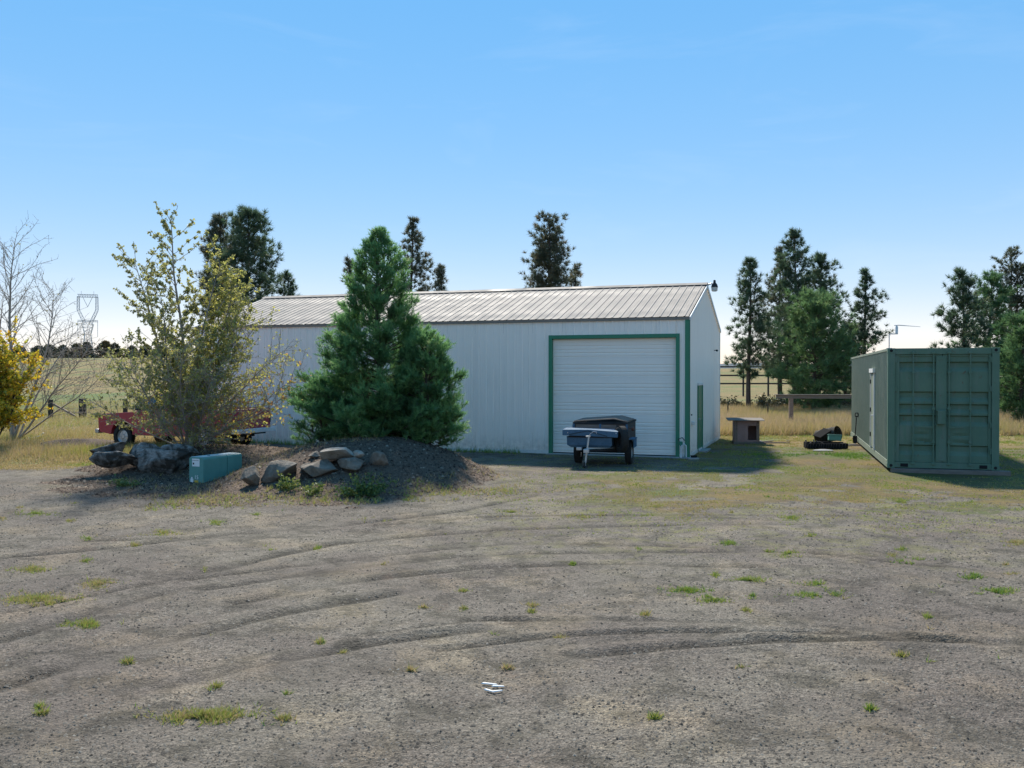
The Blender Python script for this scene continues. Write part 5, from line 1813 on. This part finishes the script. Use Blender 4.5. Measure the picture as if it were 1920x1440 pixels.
# ------------------------------------------------------------------ far background
g = np.random.default_rng(9)
FAR = [(72, 650, 22), (92, 646, 20), (118, 648, 22), (145, 645, 20), (163, 642, 16), (197, 640, 24), (216, 645, 16), (248, 650, 18), (275, 647, 20), (300, 650, 18), (325, 648, 20), (36, 648, 22)]
for k, (px, top, hw) in enumerate(FAR):
    Y = 165 + 14 * (k % 3)
    X = (px - 960) / FPX * Y
    z0 = Hs(X, Y)
    Ht = at(px, top, Y).z - z0
    rr = hw * Y / FPX
    root = empty('far_tree', (X, Y, z0 - .2), 0, None, 'tree', 'tree row along the left skyline')
    n = 420
    hh_ = g.random(n) ** .8
    a_ = g.random(n) * 6.28
    wob = .75 + .5 * vnoise(a_ * 1.3, hh_ * 5, 700 + k)
    r_ = rr * (np.clip(1.05 - hh_, .05, 1) ** .6) * wob * g.random(n) ** .4
    P = np.stack([r_ * np.cos(a_), r_ * np.sin(a_), .15 * Ht + hh_ * Ht * .85], 1)
    v, f, tn = blades(P, np.tile([[0, 0, .6]], (n, 1)), .55, .35, .9, 4, np.full(n, (.8 if k == 5 else .3 + .1 * (k % 4))), .12, 800 + k)
    np_mesh('crown', v, f, M['far_leaf'], root, False, {'tone': tn})
    v, f = tubes([(np.array([(0, 0, -.3), (0, 0, Ht * .5), (0, 0, Ht * .9)]), np.array([.22, .15, .04]))], 6)
    np_mesh('trunk', v, f, M['bark'], root)
    rank = sorted(FAR).index(FAR[k])
    root['label'] = 'orange tinged small tree on the left skyline' if k == 5 else ('first second third fourth fifth sixth seventh eighth ninth tenth eleventh twelfth'.split()[rank] + ' tree from the left in the row along the left skyline')

# lattice transmission pylon
def pylon(loc, Ht, rz, label):
    root = empty('transmission_pylon', loc, rz, label, 'pylon', 'transmission pylons')
    wd = Ht * .235
    def lattice(name, p, q, w0, w1, n, r):
        m = MB()
        p, q = Vector(p), Vector(q)
        d = (q - p).normalized()
        a = d.cross(Vector((0, 1, 0)))
        a = a.normalized() if a.length > .1 else Vector((1, 0, 0))
        b = a.cross(d).normalized()
        cor = lambda t, i: p + (q - p) * t + (a * ((i & 1) * 2 - 1) + b * ((i >> 1) * 2 - 1)) * (w0 + (w1 - w0) * t) / 2
        for i in range(4): m.beam(cor(0, i), cor(1, i), r, r)
        for k in range(n):
            for i, j in ((0, 1), (1, 3), (3, 2), (2, 0)):
                m.beam(cor(k / n, i), cor((k + 1) / n, j), r * .7, r * .7)
                m.beam(cor((k + 1) / n, i), cor((k + 1) / n, j), r * .6, r * .6)
        m.build(name, M['pylon'], root)
    r = Ht * .0045
    hw = wd / 2
    lattice('tower_body', (0, 0, 0), (0, 0, Ht * .45), Ht * .17, Ht * .07, 6, r)
    lattice('tower_waist', (0, 0, Ht * .45), (0, 0, Ht * .58), Ht * .07, Ht * .13, 3, r)
    for s in (-1, 1):
        lattice('window_leg', (s * Ht * .03, 0, Ht * .58), (s * hw * .92, 0, Ht * .76), Ht * .035, Ht * .03, 4, r)
        lattice('window_leg', (s * hw * .92, 0, Ht * .76), (s * hw * .92, 0, Ht * .93), Ht * .03, Ht * .025, 4, r)
        MB().beam((s * hw * .5, 0, Ht * .93), (0, 0, Ht * .80), r * 1.3, r * 1.3).build('insulator_string', M['pylon'], root)
        MB().beam((s * hw * .98, 0, Ht * .62), (s * hw * .98, 0, Ht * .42), r * 1.2, r * 1.2).build('insulator_string', M['pylon'], root)
        MB().beam((s * hw * .62, 0, Ht * .96), (s * hw * .62, 0, Ht * 1.0), r, r).build('peak', M['pylon'], root)
    lattice('cross_beam', (-hw, 0, Ht * .94), (hw, 0, Ht * .94), Ht * .035, Ht * .035, 8, r)
    lattice('lower_beam', (-hw, 0, Ht * .62), (hw, 0, Ht * .62), Ht * .02, Ht * .02, 8, r * .8)
    return root


X = (165 - 960) / FPX * 300
z0 = Hs(X, 300)
pylon((X, 300, z0 - 1), at(165, 546, 300).z - z0 + 1, R(20), 'steel lattice transmission pylon rising above the left skyline')
X2 = (-40 - 960) / FPX * 420
z2 = Hs(X2, 420)
pylon((X2, 420, z2 - 1), at(-40, 596, 420).z - z2 + 1, R(20), 'farther pylon beyond the left edge')
for k, (za, sx) in enumerate(((.42, -1), (.42, 1), (.80, 0))):
    Ht = at(165, 546, 300).z - z0 + 1
    p = Vector((X + sx * Ht * .115 * math.cos(R(20)), 300 + sx * Ht * .115 * math.sin(R(20)), z0 - 1 + Ht * za))
    Ht2 = at(-40, 596, 420).z - z2 + 1
    q = Vector((X2 + sx * Ht2 * .115 * math.cos(R(20)), 420 + sx * Ht2 * .115 * math.sin(R(20)), z2 - 1 + Ht2 * za))
    pts = [p.lerp(q, t) - Vector((0, 0, 10 * t * (1 - t))) for t in np.linspace(0, 1, 14)]
    o = MB().tube(pts, .05, 4).build('power_line', M['pylon'])
    tag(o, ('left', 'right', 'middle')[k] + ' sagging power line between the two pylons', 'power line', 'lines between the pylons')

# fence posts, left field
for k, (px, top, base, w, br, lb) in enumerate(((95, 749, 784, 7, 1, 'dark fence post with a slanting brace'), (155, 747, 782, 11, 0, 'thick dark fence post right of the braced post'),
                                               (235, 748, 780, 8, 0, 'dark fence post just left of the pickup bonnet'))):
    p = hit(px, base)
    hgt = at(px, top, p.y).z - p.z
    wd = w * p.y / FPX
    root = empty('fence_post', (p.x, p.y, p.z), R(10 * k), lb + ' in the dry field', 'post', 'fence posts in the left field')
    MB().box(-wd / 2, wd / 2, -wd / 2, wd / 2, -.2, hgt).build('post', M['dark_timber'], root, bevel=.012)
    if br: MB().beam((wd / 2, 0, hgt * .78), (1.35, -.1, .1), .09, .09).build('brace', M['brown_board'], root)
p = hit(26, 813)
o = MB().lathe([(-.1, .17), (.1, .165), (.26, .155), (.30, .13), (.31, 0)], (0, 0, 0), 'z', 14).build('tree_stump', M['dark_timber'], None, True)
o.location = p
tag(o, 'short dark stump beneath the yellow tree', 'stump')
p = hit(70, 822)
o = MB().tube([(-.28, -.05, .02), (-.05, -.03, .04), (.12, .02, .10), (.2, .03, .2)], .018, 8).build('pale_pipe', M['white_paint'], None, True)
o.location = p
tag(o, 'short curved white pipe lying on soil near the yellow tree', 'pipe')
# steel stakes in the right field
for px, lb in ((1365, 'thin steel stake in the dry grass behind the doghouse roof'), (1440, 'thin steel stake in the dry grass left of the wooden rail')):
    p = hit(px, 781)
    o = MB().box(-.022, .022, -.022, .022, -.2, .75).box(-.035, .035, .0225, .03, -.1, .74).build('steel_stake', M['dark_timber'])
    o.location = p
    tag(o, lb, 'stake', 'stakes in the right field')
# far board fence seen past the gable
fp = at(1300, 740, 95)
fz = Hs(fp.x, 95)
fe = empty('board_fence', (fp.x, 95, fz), 0, 'dark board fence far off between the building and the pines', 'fence')
zt = at(1360, 687, 95).z - fz
for k in range(5):
    MB().box(k * 2.6 - .08, k * 2.6 + .08, -.08, .08, -.3, zt + .1).build('post', M['dark_timber'], fe)
for q in (zt, zt - .9, zt - 1.75):
    for k in range(4):
        MB().box(k * 2.6 - .04, k * 2.6 + 2.55, -.13, -.085, q - .12, q + .04).build('rail', M['dark_timber'], fe)
